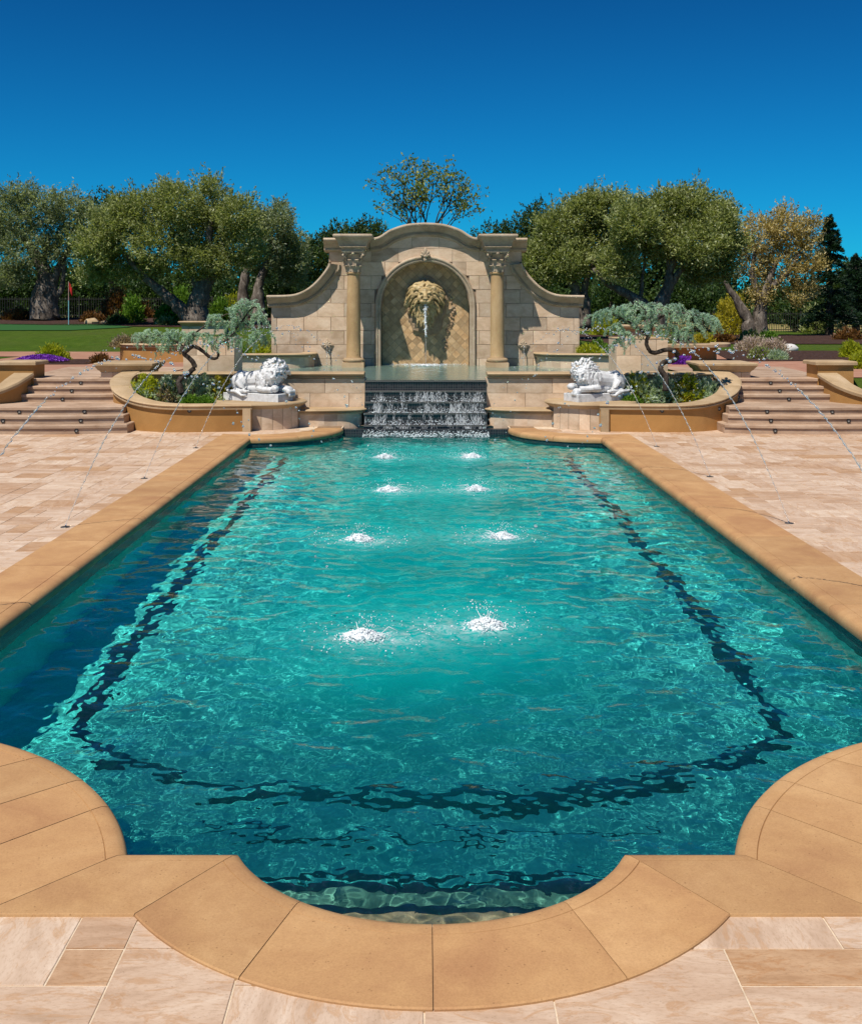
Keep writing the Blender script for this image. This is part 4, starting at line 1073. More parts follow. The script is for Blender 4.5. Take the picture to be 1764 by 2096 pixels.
    mb = MB(); mb.prism(inset(pl, 0.1), 0.9, 1.27); under(mb.build('soil', M['soil']), rw)
# far capped piers seen over the cedars
for x, y, zt_, w_, lab in ((-8.86, 44.0, 1.79, 1.75, 'far capped stone pier behind the left cedar, at the lawn edge under the large olive'), (6.6, 33.5, 1.80, 0.95, 'far capped stone pier half hidden behind the right cedar')):
    fp = thing('capped_pier', lab, 'pier', (x, y, 0.9), group='far capped piers')
    wall_blocks('stone_block', x-w_/2, x+w_/2, y, 0.85 if x > 0 else 1.1, zt_-0.2, 3 if x > 0 else 2, fp, bl=0.6, seed=77)
    mb = MB(); mb.box(x-w_/2+0.02, x+w_/2-0.02, y+0.02, y+0.8, 0.8, zt_-0.2); under(mb.build('mortar_core', M['mortar']), fp)
    mb = MB(); v = []; f = []; lv = [(0, zt_-0.2), (0.03, zt_-0.17), (0.05, zt_-0.12), (0.12, zt_-0.07), (0.13, zt_-0.03), (0.1, zt_)]
    for o_, z_ in lv: v += [(x-w_/2-o_, y-o_, z_), (x+w_/2+o_, y-o_, z_), (x+w_/2+o_, y+0.8+o_, z_), (x-w_/2-o_, y+0.8+o_, z_)]
    for k in range(len(lv)-1):
        for q in range(4): f.append((4*k+q, 4*k+(q+1) % 4, 4*k+4+(q+1) % 4, 4*k+4+q))
    f += [(3, 2, 1, 0), tuple(range(4*len(lv)-4, 4*len(lv)))]
    mb.add(v, f); under(mb.build('pier_cap', M['cap']), fp)
# paved landings and garden paths
sheet('garden_path', [(-12, 22.7), (-5.6, 22.7), (-5.4, 31), (-6.5, 34.8), (-30, 35.2), (-30, 33.2), (-12, 32.6)], 0.016, M['path'], 12)
sheet('garden_path', [(5.6, 22.7), (12, 22.7), (13, 30), (24, 33), (24, 35), (12, 36), (6, 34)], 0.016, M['path'], 12)
for sg in (-1, 1):
    sheet('stair_landing', [(sg*x, y) for x, y in ((5.7, 22.7), (8.25, 22.7), (8.6, 26.5), (5.6, 26.5))][::sg], 0.034, M['step'], 4)
# ---------------------------------------------------------------- sculpture: lions
def sculpt(mb, name, mat, voxel, smooth_it=2, parent=None):
    """fuses the collected shapes into one continuous carved surface"""
    me = bpy.data.meshes.new('carving'); me.from_pydata(mb.v, [], mb.f); me.update()
    bm = bmesh.new(); bm.from_mesh(me); bmesh.ops.recalc_face_normals(bm, faces=bm.faces); bm.to_mesh(me); bm.free()
    o = bpy.data.objects.new('carving', me); COL.objects.link(o)
    r = o.modifiers.new('r', 'REMESH'); r.mode = 'VOXEL'; r.voxel_size = voxel; r.use_smooth_shade = True
    if smooth_it:
        sm = o.modifiers.new('s', 'SMOOTH'); sm.factor = 0.5; sm.iterations = smooth_it
    dg = bpy.context.evaluated_depsgraph_get(); dg.update()
    m2 = bpy.data.meshes.new_from_object(o.evaluated_get(dg)); m2.name = name
    bpy.data.objects.remove(o); bpy.data.meshes.remove(me)
    m2.materials.clear(); m2.materials.append(mat); m2.shade_smooth()
    return link(name, m2, parent)
class Frame:
    """places shapes given in a local head frame (x right, y forward, z up) into a target MB"""
    def __init__(s, mb, mat4): s.mb = mb; s.m = mat4; s.k = mat4.to_scale()[0]; s.r = mat4.to_3x3().normalized()
    def p(s, q): return s.m @ Vector(q)
    def ball(s, c, r, rot=None, n=12, m=9):
        r = r if hasattr(r, '__len__') else (r, r, r)
        rr = s.r @ rot if rot is not None else s.r
        s.mb.ball(s.p(c), tuple(a*s.k for a in r), n, m, rot=rr)
    def tube(s, pts, rad, n=7): s.mb.tube([s.p(q) for q in pts], [a*s.k for a in rad] if hasattr(rad, '__len__') else rad*s.k, n)
def lion_face(F, open_mouth=0.0):
    RY = lambda a: Matrix.Rotation(R(a), 3, 'Y')
    F.ball((0, 0, 0.12), (0.60, 0.55, 0.66)); F.ball((0, 0.30, 0.46), (0.42, 0.26, 0.24))
    for s in (-1, 1):
        F.ball((s*0.27, 0.50, 0.33), (0.25, 0.14, 0.085), RY(s*-16))
        F.ball((s*0.26, 0.50, 0.17), 0.085); F.ball((s*0.27, 0.51, 0.07), (0.17, 0.09, 0.045), RY(s*10))
        F.ball((s*0.42, 0.34, -0.12), (0.22, 0.26, 0.30)); F.ball((s*0.20, 0.74, -0.32), (0.235, 0.22, 0.165))
        F.ball((s*0.64, 0.02, 0.66), (0.17, 0.10, 0.19), RY(s*28))
        F.tube([(s*0.17, 0.86, -0.13), (s*0.21, 0.90, -0.16)], [0.075, 0.06])
    F.tube([(0, 0.50, 0.36), (0, 0.66, 0.16), (0, 0.84, -0.06)], [0.15, 0.16, 0.18])
    F.ball((0, 0.90, -0.12), (0.19, 0.12, 0.09)); F.ball((0, 0.80, -0.30), (0.06, 0.2, 0.16))
    F.ball((0, 0.56, -0.64-0.16*open_mouth), (0.24, 0.20, 0.15))
    if open_mouth: F.tube([(0, 0.5, -0.5), (0, 0.72, -0.5)], [0.16, 0.13])
def lock(F, g, start, d, L, r, curl=0.25, grav=0.5, n=6):
    """one wavy tapering lock of mane"""
    p = Vector(start); d = Vector(d).normalized(); pts = [tuple(p)]; rad = [r*0.75]; ph = g.uniform(0, 6.28)
    side = d.cross(Vector((0, 1, 0.2)));  side.normalize()
    for i in range(n):
        d = (d + Vector((0, 0, -1))*grav/n*1.6 + side*curl*math.sin(ph + i*1.5)).normalized()
        p = p + d*L/n; pts.append(tuple(p)); rad.append(r*(1.0 - 0.75*((i+1)/n)**1.6))
    F.tube(pts, rad, 6)
# --- the mask on the fountain wall
mb = MB(); s_ = 0.335
F = Frame(mb, Matrix.Translation((0.0, YW+0.13, 2.60)) @ Matrix.Rotation(R(180), 4, 'Z') @ Matrix.Scale(s_, 4))
F2 = Frame(mb, Matrix.Translation((0.0, YW+0.02, 2.58)) @ Matrix.Rotation(R(180), 4, 'Z') @ Matrix.Scale(s_, 4))
lion_face(F2, 1.0)
F.ball((0, -0.45, -0.35), (1.02, 0.5, 1.35)); F.ball((0, -0.3, 0.5), (0.85, 0.55, 0.65)); F.ball((0, -0.12, -1.0), (0.62, 0.42, 0.85)); F.ball((0, -0.1, -1.7), (0.34, 0.32, 0.5))
g_ = random.Random(12)
for ring, (rr, cnt, L, r, yy) in enumerate(((0.60, 19, 0.66, 0.12, 0.36), (0.76, 23, 0.8, 0.13, 0.18), (0.92, 26, 0.85, 0.135, -0.02), (1.03, 26, 0.8, 0.13, -0.22))):
    for k in range(cnt):
        th = R(-165 + 330*k/(cnt-1) + g_.uniform(-4, 4)); c_, s__ = math.cos(th), math.sin(th)
        st_ = (rr*s__, yy+g_.uniform(-0.04, 0.04), 0.12+rr*(1.0 if c_ > 0 else 1.15)*c_)
        tang = 0.55 if s__ >= 0 else -0.55
        lock(F, g_, st_, (s__*0.75+tang*max(0, c_), -0.12*ring-0.05, c_*0.55-0.12), L*1.15*(0.55+0.4*(1-max(0, c_)))*g_.uniform(0.85, 1.15), r*g_.uniform(0.85, 1.15), 0.26, 0.7)
for row in range(5):
    for k in range(11-row):
        x = (k-(10-row)/2)*0.155+g_.uniform(-0.03, 0.03); z = -0.72-0.27*row
        lock(F, g_, (x, 0.46-0.55*abs(x)-0.035*row, z), (x*0.35, 0.08, -1), g_.uniform(0.5, 0.7), g_.uniform(0.085, 0.11), 0.3, 0.1)
t = NT('aged_gilt_stone'); v = t.pos(); n1 = t.noise(v, 7, 5, 0.7)
pt = t.new('NewGeometry'); 
c = t.ramp(n1, [(0.3, (0.17, 0.12, 0.05)), (0.5, (0.40, 0.29, 0.135)), (0.75, (0.58, 0.45, 0.24))])
t.bump(t.noise(v, 40, 4), 0.3, 0.01); M['gilt'] = t.base(c, 0.5, 0.4)
lm = sculpt(mb, 'lion_head', M['gilt'], 0.014, 1)
lm['label'] = 'golden stone lion head with flowing mane spouting water from its mouth'; under(lm, fw)
# rough rock plaque behind the mask and broken stones beside it
mb = MB(); g_ = random.Random(3); pts = []
for k in range(40):
    a = 2*math.pi*k/40; rr = 1 + 0.3*mnoise.noise(Vector((math.cos(a)*1.9, math.sin(a)*1.9, 3))) + g_.uniform(-0.06, 0.06)
    pts.append((0.03+0.52*rr*math.cos(a), 2.38+0.70*rr*math.sin(a)))
mb.slabxz(pts, YW+0.34, YW+0.43, ch=0.03); under(mb.build('rock_plaque', M['rock']), fw)
mb = MB()
for k in range(46):
    t_ = g_.random(); x = 0.56 + 0.12*math.sin(t_*5) + g_.uniform(-0.05, 0.05) + 0.05*t_; z = 2.75 - 1.6*t_
    r = g_.uniform(0.012, 0.035); mb.ball((x, YW+0.395, z), (r*g_.uniform(0.8, 1.8), r, r*g_.uniform(0.8, 1.6)), 6, 4, rot=Matrix.Rotation(g_.uniform(0, 3), 3, 'Y'))
under(tag(mb.build('rubble', M['rock']), kind='stuff'), fw)

# --- reclining white lions on the pedestals
t = NT('white_marble'); v = t.pos(); n1 = t.noise(v, 12, 5, 0.6)
c = t.ramp(n1, [(0.3, (0.40, 0.39, 0.38)), (0.45, (0.56, 0.56, 0.56)), (0.65, (0.68, 0.68, 0.69))])
M['marble'] = t.base(c, 0.45, 0.4)
def white_lion(root, sgn, pose):
    """local frame: x towards the head, z up from the plinth top; sgn=-1 shows the right flank to the viewer"""
    mb = MB(); s = sgn; g = random.Random(30+pose)
    B = Frame(mb, Matrix.Identity(4))
    B.tube([(-0.56, 0, 0.20), (-0.45, 0, 0.25), (-0.22, 0, 0.235), (0.05, 0, 0.26), (0.30, 0, 0.30)], [0.10, 0.185, 0.175, 0.195, 0.20], 14)
    B.ball((-0.40, s*0.11, 0.20), (0.20, 0.11, 0.19)); B.ball((-0.40, -s*0.09, 0.2), (0.19, 0.10, 0.18))
    B.tube([(-0.36, s*0.19, 0.22), (-0.25, s*0.205, 0.10), (-0.40, s*0.215, 0.055)], [0.09, 0.07, 0.05], 9)          # folded hind leg
    B.tube([(-0.44, s*0.215, 0.045), (-0.30, s*0.225, 0.04), (-0.16, s*0.22, 0.04)], [0.045, 0.042, 0.05], 9)
    for k in range(4): B.ball((-0.12, s*(0.185+0.024*k), 0.032), (0.04, 0.018, 0.03))
    B.ball((0.22, s*0.13, 0.22), (0.15, 0.10, 0.20)); B.ball((0.22, -s*0.12, 0.22), (0.15, 0.10, 0.2))
    B.ball((0.02, s*0.05, 0.09), (0.35, 0.13, 0.10))
    # forelegs
    if pose == 0:
        B.tube([(0.16, s*0.17, 0.10), (0.30, s*0.19, 0.075), (0.47, s*0.17, 0.075)], [0.085, 0.07, 0.06], 10)
        B.ball((0.50, s*0.13, 0.10), (0.085, 0.075, 0.075))
        for k in range(4): B.ball((0.545-0.02*k, s*(0.175-0.035*k*0.9), 0.10+0.01*k), (0.035, 0.024, 0.035))
        B.tube([(0.25, -s*0.12, 0.10), (0.45, -s*0.12, 0.085), (0.62, -s*0.11, 0.08)], [0.085, 0.075, 0.07], 10)
        B.ball((0.64, -s*0.10, 0.07), (0.11, 0.11, 0.075))
        for k in range(5): B.ball((0.715, -s*(0.02+0.04*k), 0.035), (0.055, 0.024, 0.05)); B.ball((0.745, -s*(0.02+0.04*k), -0.03), (0.022, 0.016, 0.04))
    else:
        B.tube([(0.14, s*0.19, 0.10), (0.33, s*0.22, 0.10), (0.55, s*0.13, 0.09)], [0.085, 0.065, 0.06], 10)
        B.ball((0.60, s*0.10, 0.04), (0.09, 0.075, 0.075))
        for k in range(4): B.ball((0.645, s*(0.04+0.038*k), 0.0), (0.05, 0.022, 0.05))
        B.tube([(0.25, -s*0.12, 0.12), (0.45, -s*0.12, 0.12), (0.58, -s*0.10, 0.13)], [0.085, 0.075, 0.07], 10)
        B.ball((0.60, -s*0.07, 0.13), (0.09, 0.085, 0.07))
    # tail with tuft falling over the plinth
    B.tube([(-0.56, 0, 0.22), (-0.66, s*0.06, 0.13), (-0.68, s*0.16, 0.06), (-0.58, s*0.235, 0.035), (-0.40, s*0.26, 0.03)], [0.04, 0.034, 0.03, 0.03, 0.034], 8)
    for k in range(7): B.tube([(-0.40+0.01*k, s*0.26, 0.03), (-0.32+0.018*k, s*0.265, 0.0-0.008*k), (-0.27+0.028*k, s*0.262, -0.03-0.012*(k % 3))], [0.03, 0.026, 0.008], 6)
    # mane mass and head
    hz = 0.40 if pose == 0 else 0.36
    B.ball((0.28, 0, 0.36), (0.20, 0.21, 0.21)); B.ball((0.38, s*0.04, 0.32), (0.17, 0.19, 0.20)); B.ball((0.40, s*0.04, 0.42), (0.15, 0.17, 0.13))
    yaw = (-55 if pose == 0 else -40)*(1 if s < 0 else -1)
    HM = Matrix.Translation((0.455, s*0.07, hz)) @ Matrix.Rotation(R(-90+yaw), 4, 'Z') @ Matrix.Rotation(R(-14 if pose == 0 else -20), 4, 'X') @ Matrix.Rotation(R((8 if pose == 0 else 16)*s), 4, 'Y') @ Matrix.Scale(0.178, 4)
    FH = Frame(mb, HM); lion_face(FH, 0.3 if pose == 0 else 0.0)
    for rr, cnt, L, r, yy in ((0.66, 20, 0.55, 0.13, 0.22), (0.86, 24, 0.7, 0.15, -0.02), (1.05, 26, 0.8, 0.16, -0.35), (1.18, 26, 0.85, 0.17, -0.75), (1.2, 24, 0.9, 0.17, -1.15)):
        for k in range(cnt):
            th = 2*math.pi*k/cnt + g.uniform(-0.1, 0.1); up = max(0, math.cos(th))
            lock(FH, g, (rr*math.sin(th), yy+g.uniform(-0.08, 0.08), 0.10+rr*0.95*math.cos(th)), (math.sin(th)*0.6+0.3*g.uniform(-1, 1), -0.75, math.cos(th)*0.35-0.1), L*g.uniform(0.8, 1.2), r*g.uniform(0.8, 1.1), 0.7, 0.45)
    for k in range(26):
        x = g.uniform(0.12, 0.42); z = g.uniform(0.2, 0.42); lock(B, g, (x, s*(0.19+0.02*g.random()), z), (-0.3, s*0.2, -1), g.uniform(0.10, 0.2), 0.026, 0.5, 0.3)
    return sculpt(mb, 'lion_body', M['marble'], 0.0085, 1, root)
for sg, pose, loc, rz, lab in ((-1, 0, (-3.26, 21.47, 0.508), -27, 'white marble lion with raised head and paws over its plinth, on the left pedestal'),
                               (1, 1, (3.36, 21.47, 0.508), 180+27, 'white marble lion with lowered head resting on its paws, on the right pedestal')):
    rt = thing('white_lion', lab, 'lion statue', loc, R(rz), 'white lion statues'); rt.scale = (0.95, 1.06, 0.99)
    mb = MB(); mb.box(-0.70, 0.66, -0.235, 0.235, 0.0, 0.15, ch=0.008); mb.build('plinth', M['marble'], rt)
    hold = link('lion_body', None); bpy.data.objects.remove(hold)
    o = white_lion(rt, -1 if sg < 0 else 1, pose); o.location = (0, 0, 0.15)
# ---------------------------------------------------------------- vegetation
def leaf_mat(name, cols, trans=0.35, rough=0.5, spec=0.35):
    t = NT(name); at = t.new('Attribute', attribute_name='tone')
    c = t.ramp(at.outputs['Fac'], [(i/(len(cols)-1), q) for i, q in enumerate(cols)])
    tr_ = t.new('BsdfTranslucent'); t.link(t.mix(1.0, c, (1.3, 1.35, 0.7), 'MULTIPLY'), tr_.inputs[0])
    ms = t.new('MixShader'); ms.inputs[0].default_value = trans
    t.link(t.p.outputs[0], ms.inputs[1]); t.link(tr_.outputs[0], ms.inputs[2]); t.link(ms.outputs[0], t.out.inputs[0])
    return t.base(c, rough, spec)
LM = {
 'olive': leaf_mat('olive_leaves', [(0.08, 0.105, 0.025), (0.19, 0.22, 0.06), (0.33, 0.36, 0.12), (0.54, 0.56, 0.34)], 0.42),
 'olive_grey': leaf_mat('grey_olive_leaves', [(0.06, 0.085, 0.036), (0.155, 0.19, 0.08), (0.29, 0.33, 0.17), (0.5, 0.54, 0.38)], 0.42),
 'gold': leaf_mat('withered_olive_leaves', [(0.16, 0.13, 0.035), (0.34, 0.26, 0.08), (0.56, 0.44, 0.17), (0.68, 0.56, 0.31)]),
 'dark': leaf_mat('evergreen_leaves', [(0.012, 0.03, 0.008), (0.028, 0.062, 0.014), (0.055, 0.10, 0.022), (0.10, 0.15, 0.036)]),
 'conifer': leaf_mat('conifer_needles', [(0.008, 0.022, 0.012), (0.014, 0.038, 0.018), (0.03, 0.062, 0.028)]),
 'bright': leaf_mat('bright_green_leaves', [(0.05, 0.12, 0.012), (0.12, 0.23, 0.02), (0.20, 0.33, 0.04)]),
 'lime': leaf_mat('yellow_green_leaves', [(0.18, 0.22, 0.01), (0.36, 0.39, 0.02), (0.55, 0.54, 0.05)], 0.5),
 'yellow': leaf_mat('golden_shrub_leaves', [(0.22, 0.19, 0.012), (0.44, 0.37, 0.03), (0.62, 0.52, 0.06)], 0.5),
 'rust': leaf_mat('rusty_leaves', [(0.07, 0.03, 0.01), (0.17, 0.075, 0.02), (0.28, 0.14, 0.04)]),
 'sage': leaf_mat('grey_green_leaves', [(0.22, 0.29, 0.19), (0.40, 0.48, 0.36), (0.58, 0.66, 0.54)], 0.5),
 'straw': leaf_mat('pale_dry_stems', [(0.16, 0.11, 0.06), (0.32, 0.25, 0.15), (0.46, 0.38, 0.26)]),
 'cedar': leaf_mat('blue_cedar_needles', [(0.14, 0.25, 0.21), (0.31, 0.46, 0.39), (0.50, 0.65, 0.57), (0.68, 0.80, 0.72)], 0.45),
 'purple': leaf_mat('purple_flowers', [(0.10, 0.015, 0.25), (0.2, 0.03, 0.46), (0.3, 0.08, 0.6)], 0.3),
 'pink': leaf_mat('pinkish_flower_stems', [(0.28, 0.20, 0.13), (0.50, 0.40, 0.30), (0.58, 0.43, 0.44)], 0.3),
 'white': leaf_mat('white_flowers', [(0.5, 0.5, 0.45), (0.75, 0.75, 0.7)], 0.2),
 'sparse': leaf_mat('sparse_tree_leaves', [(0.05, 0.09, 0.015), (0.12, 0.18, 0.03), (0.25, 0.30, 0.06), (0.38, 0.36, 0.09)]),
}
def bark_mat(name, a, b, c):
    t = NT(name); v = t.pos((1, 1, 0.35)); n1 = t.noise(v, 5, 6, 0.75, 0.8)
    t.bump(n1, 0.9, 0.06); return t.base(t.ramp(n1, [(0.3, a), (0.5, b), (0.7, c)]), 0.9, 0.1)
M['bark'] = bark_mat('olive_bark', (0.03, 0.023, 0.018), (0.13, 0.105, 0.085), (0.36, 0.31, 0.26))
M['dark_bark'] = bark_mat('cedar_bark', (0.02, 0.015, 0.012), (0.06, 0.046, 0.037), (0.14, 0.115, 0.095))
LR = np.random.default_rng(99)
def leaves_mesh(name, cen, axis, L, W, tone, mat, fold=0.0):
    """one small lozenge leaf per row: centre, direction of its length, length, width"""
    n = len(cen); ax = axis/np.linalg.norm(axis, axis=1, keepdims=True)
    r = LR.normal(size=(n, 3)); sd = np.cross(ax, r); sd /= np.linalg.norm(sd, axis=1, keepdims=True)+1e-9
    L = np.broadcast_to(L, n)[:, None]; W = np.broadcast_to(W, n)[:, None]
    v = np.stack([cen-ax*L/2, cen+sd*W/2, cen+ax*L/2, cen-sd*W/2], 1).reshape(-1, 3)
    f = np.arange(4*n).reshape(n, 4)
    return raw_mesh(name, v, f, mat, tone=np.clip(tone, 0, 1))
def crown_points(lobes, n, depth, leaf_sig, per=26, twig=0.26, shell=(0.45, 1.0), flat=0.85):
    """leaf centres and directions gathered in clumps through a set of (x,y,z,r) lobes"""
    lb = np.array(lobes, float); w_ = lb[:, 3]**2; w_ /= w_.sum(); nc = max(4, n//per)
    k = LR.choice(len(lb), nc, p=w_); d = LR.normal(size=(nc, 3)); d /= np.linalg.norm(d, axis=1, keepdims=True)
    rad = shell[0] + (shell[1]-shell[0])*LR.random(nc)**0.6
    lump = 1 + 0.26*np.sin(d[:, 0]*5+k*1.7)*np.sin(d[:, 2]*6+k*2.3) + 0.10*np.sin(d[:, 1]*9+k)
    out = LR.random(nc) < twig; rad = np.where(out, 0.86+0.1*LR.random(nc), rad)
    c = lb[k, :3] + d*(rad*lump*lb[k, 3])[:, None]*np.array([1, depth, flat])
    m = np.maximum(LR.poisson(per*np.where(out, 0.6, 1.0)), 4)
    idx = np.repeat(np.arange(nc), m); N = len(idx)
    off = LR.normal(size=(N, 3))*leaf_sig*np.array([1, 1, 0.8])
    # sprigs: leaves strung along a shoot that grows out of the crown
    sd = d + np.array([0, 0, 0.9]); sd /= np.linalg.norm(sd, axis=1, keepdims=True)
    o_ = out[idx]; u = LR.random(N)*(0.25+0.5*LR.random(nc))[idx]
    off[o_] = (sd[idx]*u[:, None])[o_] + LR.normal(size=(int(o_.sum()), 3))*0.05
    cd = d + np.array([0, 0, 0.55]); ax = cd[idx] + LR.normal(size=(N, 3))*0.75
    ctone = LR.normal(0.5, 0.2, nc)
    return c[idx] + off, ax, ctone[idx] + LR.normal(0, 0.16, N)
def img(i, y, Y):
    """a point of the garden at depth Y, given by bearing"""
    return Vector(((i-868)*Y/2250-0.03, Y, H-(y-631)*Y/2250))
def limb(mb, pts, r0, r1, Y, n=9, wob=0.04, seed=0):
    g = random.Random(seed); P = []
    for q in pts:
        p = img(q[0], q[1], Y + (q[2] if len(q) > 2 else 0)); P.append(tuple(p))
    P = smooth_path(P, 5); m = len(P)
    rad = [(r0 + (r1-r0)*(i/(m-1))**0.8)*(1+g.uniform(-wob, wob)*3) for i in range(m)]
    P = [(x+g.uniform(-wob, wob), y+g.uniform(-wob, wob), z+g.uniform(-wob, wob)*0.5) for x, y, z in P]
    mb.tube(P, rad, n)
def tree(name, label, cat, base, Y, lobes, limbs, n, mat, L=0.155, W=0.052, sig=0.17, per=26, group=None, depth=0.9, bark='bark', **kw):
    b = img(base[0], base[1], Y); b.z = float(zt(b.x, b.y)); root = thing(name, label, cat, b, group=group)
    mb = MB()
    for i, (pts, r0, r1) in enumerate(limbs): limb(mb, pts, r0, r1, Y, seed=i+int(base[0]))
    o = mb.build('trunk', M[bark], smooth=True); under(o, root)
    g = random.Random(int(base[0])*3+1); s_ = Y/2250
    lb = [(*img(x, y, Y + g.uniform(-1, 1)*r*s_*0.8), r*s_) for x, y, r in lobes]
    c, ax, tone = crown_points(lb, int(n*2.1) if mat != 'dark' else n, depth, sig, per, **kw)
    me = leaves_mesh('crown', c, ax, L*LR.uniform(0.7, 1.3, len(c)), W*LR.uniform(0.7, 1.3, len(c)), tone, LM[mat])
    o = link('crown', me); under(o, root); return root
def bush(label, x, y, z, r, mat, n=900, L=0.05, W=0.018, name='shrub', cat='shrub', h=0.8, sig=0.03, group=None, up=0.8, flowers=None, per=10):
    root = link(name, None)
    nc = max(8, n//per); d = LR.normal(size=(nc, 3)); d[:, 2] = np.abs(d[:, 2]); d /= np.linalg.norm(d, axis=1, keepdims=True)
    rad = (0.55+0.45*LR.random(nc)**0.5)*(1+0.14*np.sin(d[:, 0]*7+x*3)*np.sin(d[:, 1]*6+y))
    c = d*(rad*r)[:, None]*np.array([1, 1, h]); idx = np.repeat(np.arange(nc), per)
    cen = c[idx] + LR.normal(size=(len(idx), 3))*sig; ax = d[idx] + np.array([0, 0, up]) + LR.normal(size=(len(idx), 3))*0.5
    tone = LR.normal(0.5, 0.2, nc)[idx] + LR.normal(0, 0.15, len(idx))
    cen[:, 2] = np.maximum(cen[:, 2], 0.01)
    me = leaves_mesh('foliage', cen, ax, L*LR.uniform(0.7, 1.3, len(cen)), W, tone, LM[mat])
    bpy.data.objects.remove(root)
    root = thing(name, label, cat, (x, y, z), group=group)
    link('foliage', me, root)
    mb = MB(); g = random.Random(int(x*97+y*13))
    for k in range(5): a = g.uniform(0, 6.28); mb.tube([(0, 0, -0.03), (0.25*r*math.cos(a), 0.25*r*math.sin(a), 0.35*r*h), (0.6*r*math.cos(a), 0.6*r*math.sin(a), 0.75*r*h)], [0.02*r+0.004, 0.015*r+0.003, 0.004], 5)
    mb.build('stem', M['dark_bark'], root)
    if flowers:
        fm, fn, fs = flowers; d = LR.normal(size=(fn, 3)); d[:, 2] = np.abs(d[:, 2])+0.1; d /= np.linalg.norm(d, axis=1, keepdims=True)
        cen = d*r*np.array([1, 1, h])*LR.uniform(0.95, 1.12, fn)[:, None]
        link('flower', leaves_mesh('flower', cen, LR.normal(size=(fn, 3)), fs, fs*0.8, LR.random(fn), LM[fm]), root)['kind'] = 'stuff'
    return root
# --- olive trees and the rest of the tree line
OG = 'old olive trees beyond the lawn'
tree('olive_tree', 'grey green olive with pale gnarled trunk at the far left behind the red flag', 'tree', (90, 652), 55,
     [(15, 450, 62), (80, 425, 50), (140, 432, 46), (60, 510, 58), (-35, 480, 60), (140, 500, 50), (185, 450, 38), (30, 400, 30), (-60, 560, 40), (20, 560, 34)],
     [([(92, 655), (90, 610), (96, 570), (70, 520), (40, 470)], 0.75, 0.12), ([(100, 650), (104, 600), (118, 550), (150, 490)], 0.5, 0.08), ([(80, 652), (78, 610), (86, 560), (100, 480)], 0.5, 0.1), ([(108, 650), (112, 615), (128, 580), (130, 520)], 0.35, 0.05)], 25000, 'olive_grey', group=OG)
tree('olive_tree', 'largest round olive left of the fountain with a dark leaning limb', 'tree', (400, 658), 50,
     [(195, 500, 45), (245, 455, 55), (300, 430, 52), (360, 420, 50), (430, 412, 48), (485, 440, 45), (420, 480, 66), (330, 495, 60), (238, 535, 42), (185, 556, 30), (495, 505, 50), (400, 530, 42), (425, 380, 18), (300, 545, 35), (450, 545, 32), (345, 385, 22)],
     [([(402, 662), (404, 620), (418, 575), (425, 520), (430, 450)], 0.62, 0.12), ([(394, 655), (370, 632), (335, 600), (300, 570), (255, 520)], 0.42, 0.1), ([(415, 600), (440, 560), (480, 500)], 0.3, 0.06), ([(410, 600), (385, 540), (350, 470)], 0.25, 0.06)], 42000, 'olive', group=OG)
tree('olive_tree', 'slimmer olive with twin furrowed trunks just left of the fountain wall', 'tree', (515, 652), 58,
     [(560, 470, 48), (590, 520, 42), (535, 530, 42), (600, 565, 30), (520, 465, 35), (575, 430, 22)],
     [([(500, 655), (498, 600), (505, 540), (530, 480)], 0.42, 0.08), ([(530, 655), (528, 600), (540, 550), (575, 490)], 0.46, 0.08)], 17000, 'olive_grey', group=OG)
tree('olive_tree', 'leafy olive close behind the right wing of the fountain wall', 'tree', (1188, 664), 48,
     [(1100, 525, 42), (1140, 470, 46), (1190, 440, 46), (1240, 432, 40), (1095, 565, 32), (1160, 535, 48), (1222, 500, 56), (1210, 410, 24), (1255, 405, 18)],
     [([(1186, 668), (1182, 630), (1176, 590), (1150, 540), (1130, 490)], 0.4, 0.08), ([(1196, 668), (1196, 620), (1200, 580), (1220, 520)], 0.36, 0.06)], 27000, 'olive', group=OG)
tree('olive_tree', 'broad olive with a forked twisted trunk above the right blue cedar', 'tree', (1342, 664), 46,
     [(1300, 465, 50), (1360, 432, 44), (1420, 430, 50), (1468, 452, 40), (1488, 500, 36), (1430, 500, 56), (1350, 495, 40), (1265, 540, 38), (1475, 545, 30), (1430, 560, 26), (1390, 400, 20), (1300, 430, 30), (1485, 425, 15)],
     [([(1335, 668), (1325, 635), (1290, 605), (1245, 580), (1215, 550)], 0.40, 0.08), ([(1345, 668), (1352, 625), (1366, 590), (1375, 545), (1395, 480)], 0.44, 0.1), ([(1368, 585), (1395, 550), (1430, 500)], 0.24, 0.05), ([(1310, 610), (1318, 540), (1325, 440)], 0.10, 0.03), ([(1372, 560), (1362, 500), (1360, 450)], 0.1, 0.03)], 36000, 'olive', group=OG)
tree('olive_tree', 'withered golden brown olive between the green olives and the dark conifer', 'tree', (1548, 692), 53,
     [(1560, 480, 46), (1610, 470, 44), (1640, 500, 40), (1540, 540, 40), (1600, 545, 50), (1660, 540, 28), (1520, 500, 28), (1640, 595, 32), (1560, 600, 28), (1665, 455, 18), (1600, 440, 18)],
     [([(1535, 692), (1528, 650), (1505, 610), (1482, 575)], 0.42, 0.08), ([(1555, 692), (1556, 640), (1568, 590), (1590, 530)], 0.5, 0.08), ([(1560, 620), (1540, 570), (1545, 500)], 0.25, 0.05), ([(1570, 590), (1610, 560), (1640, 510)], 0.2, 0.05)], 12500, 'gold', group=OG, twig=0.25)
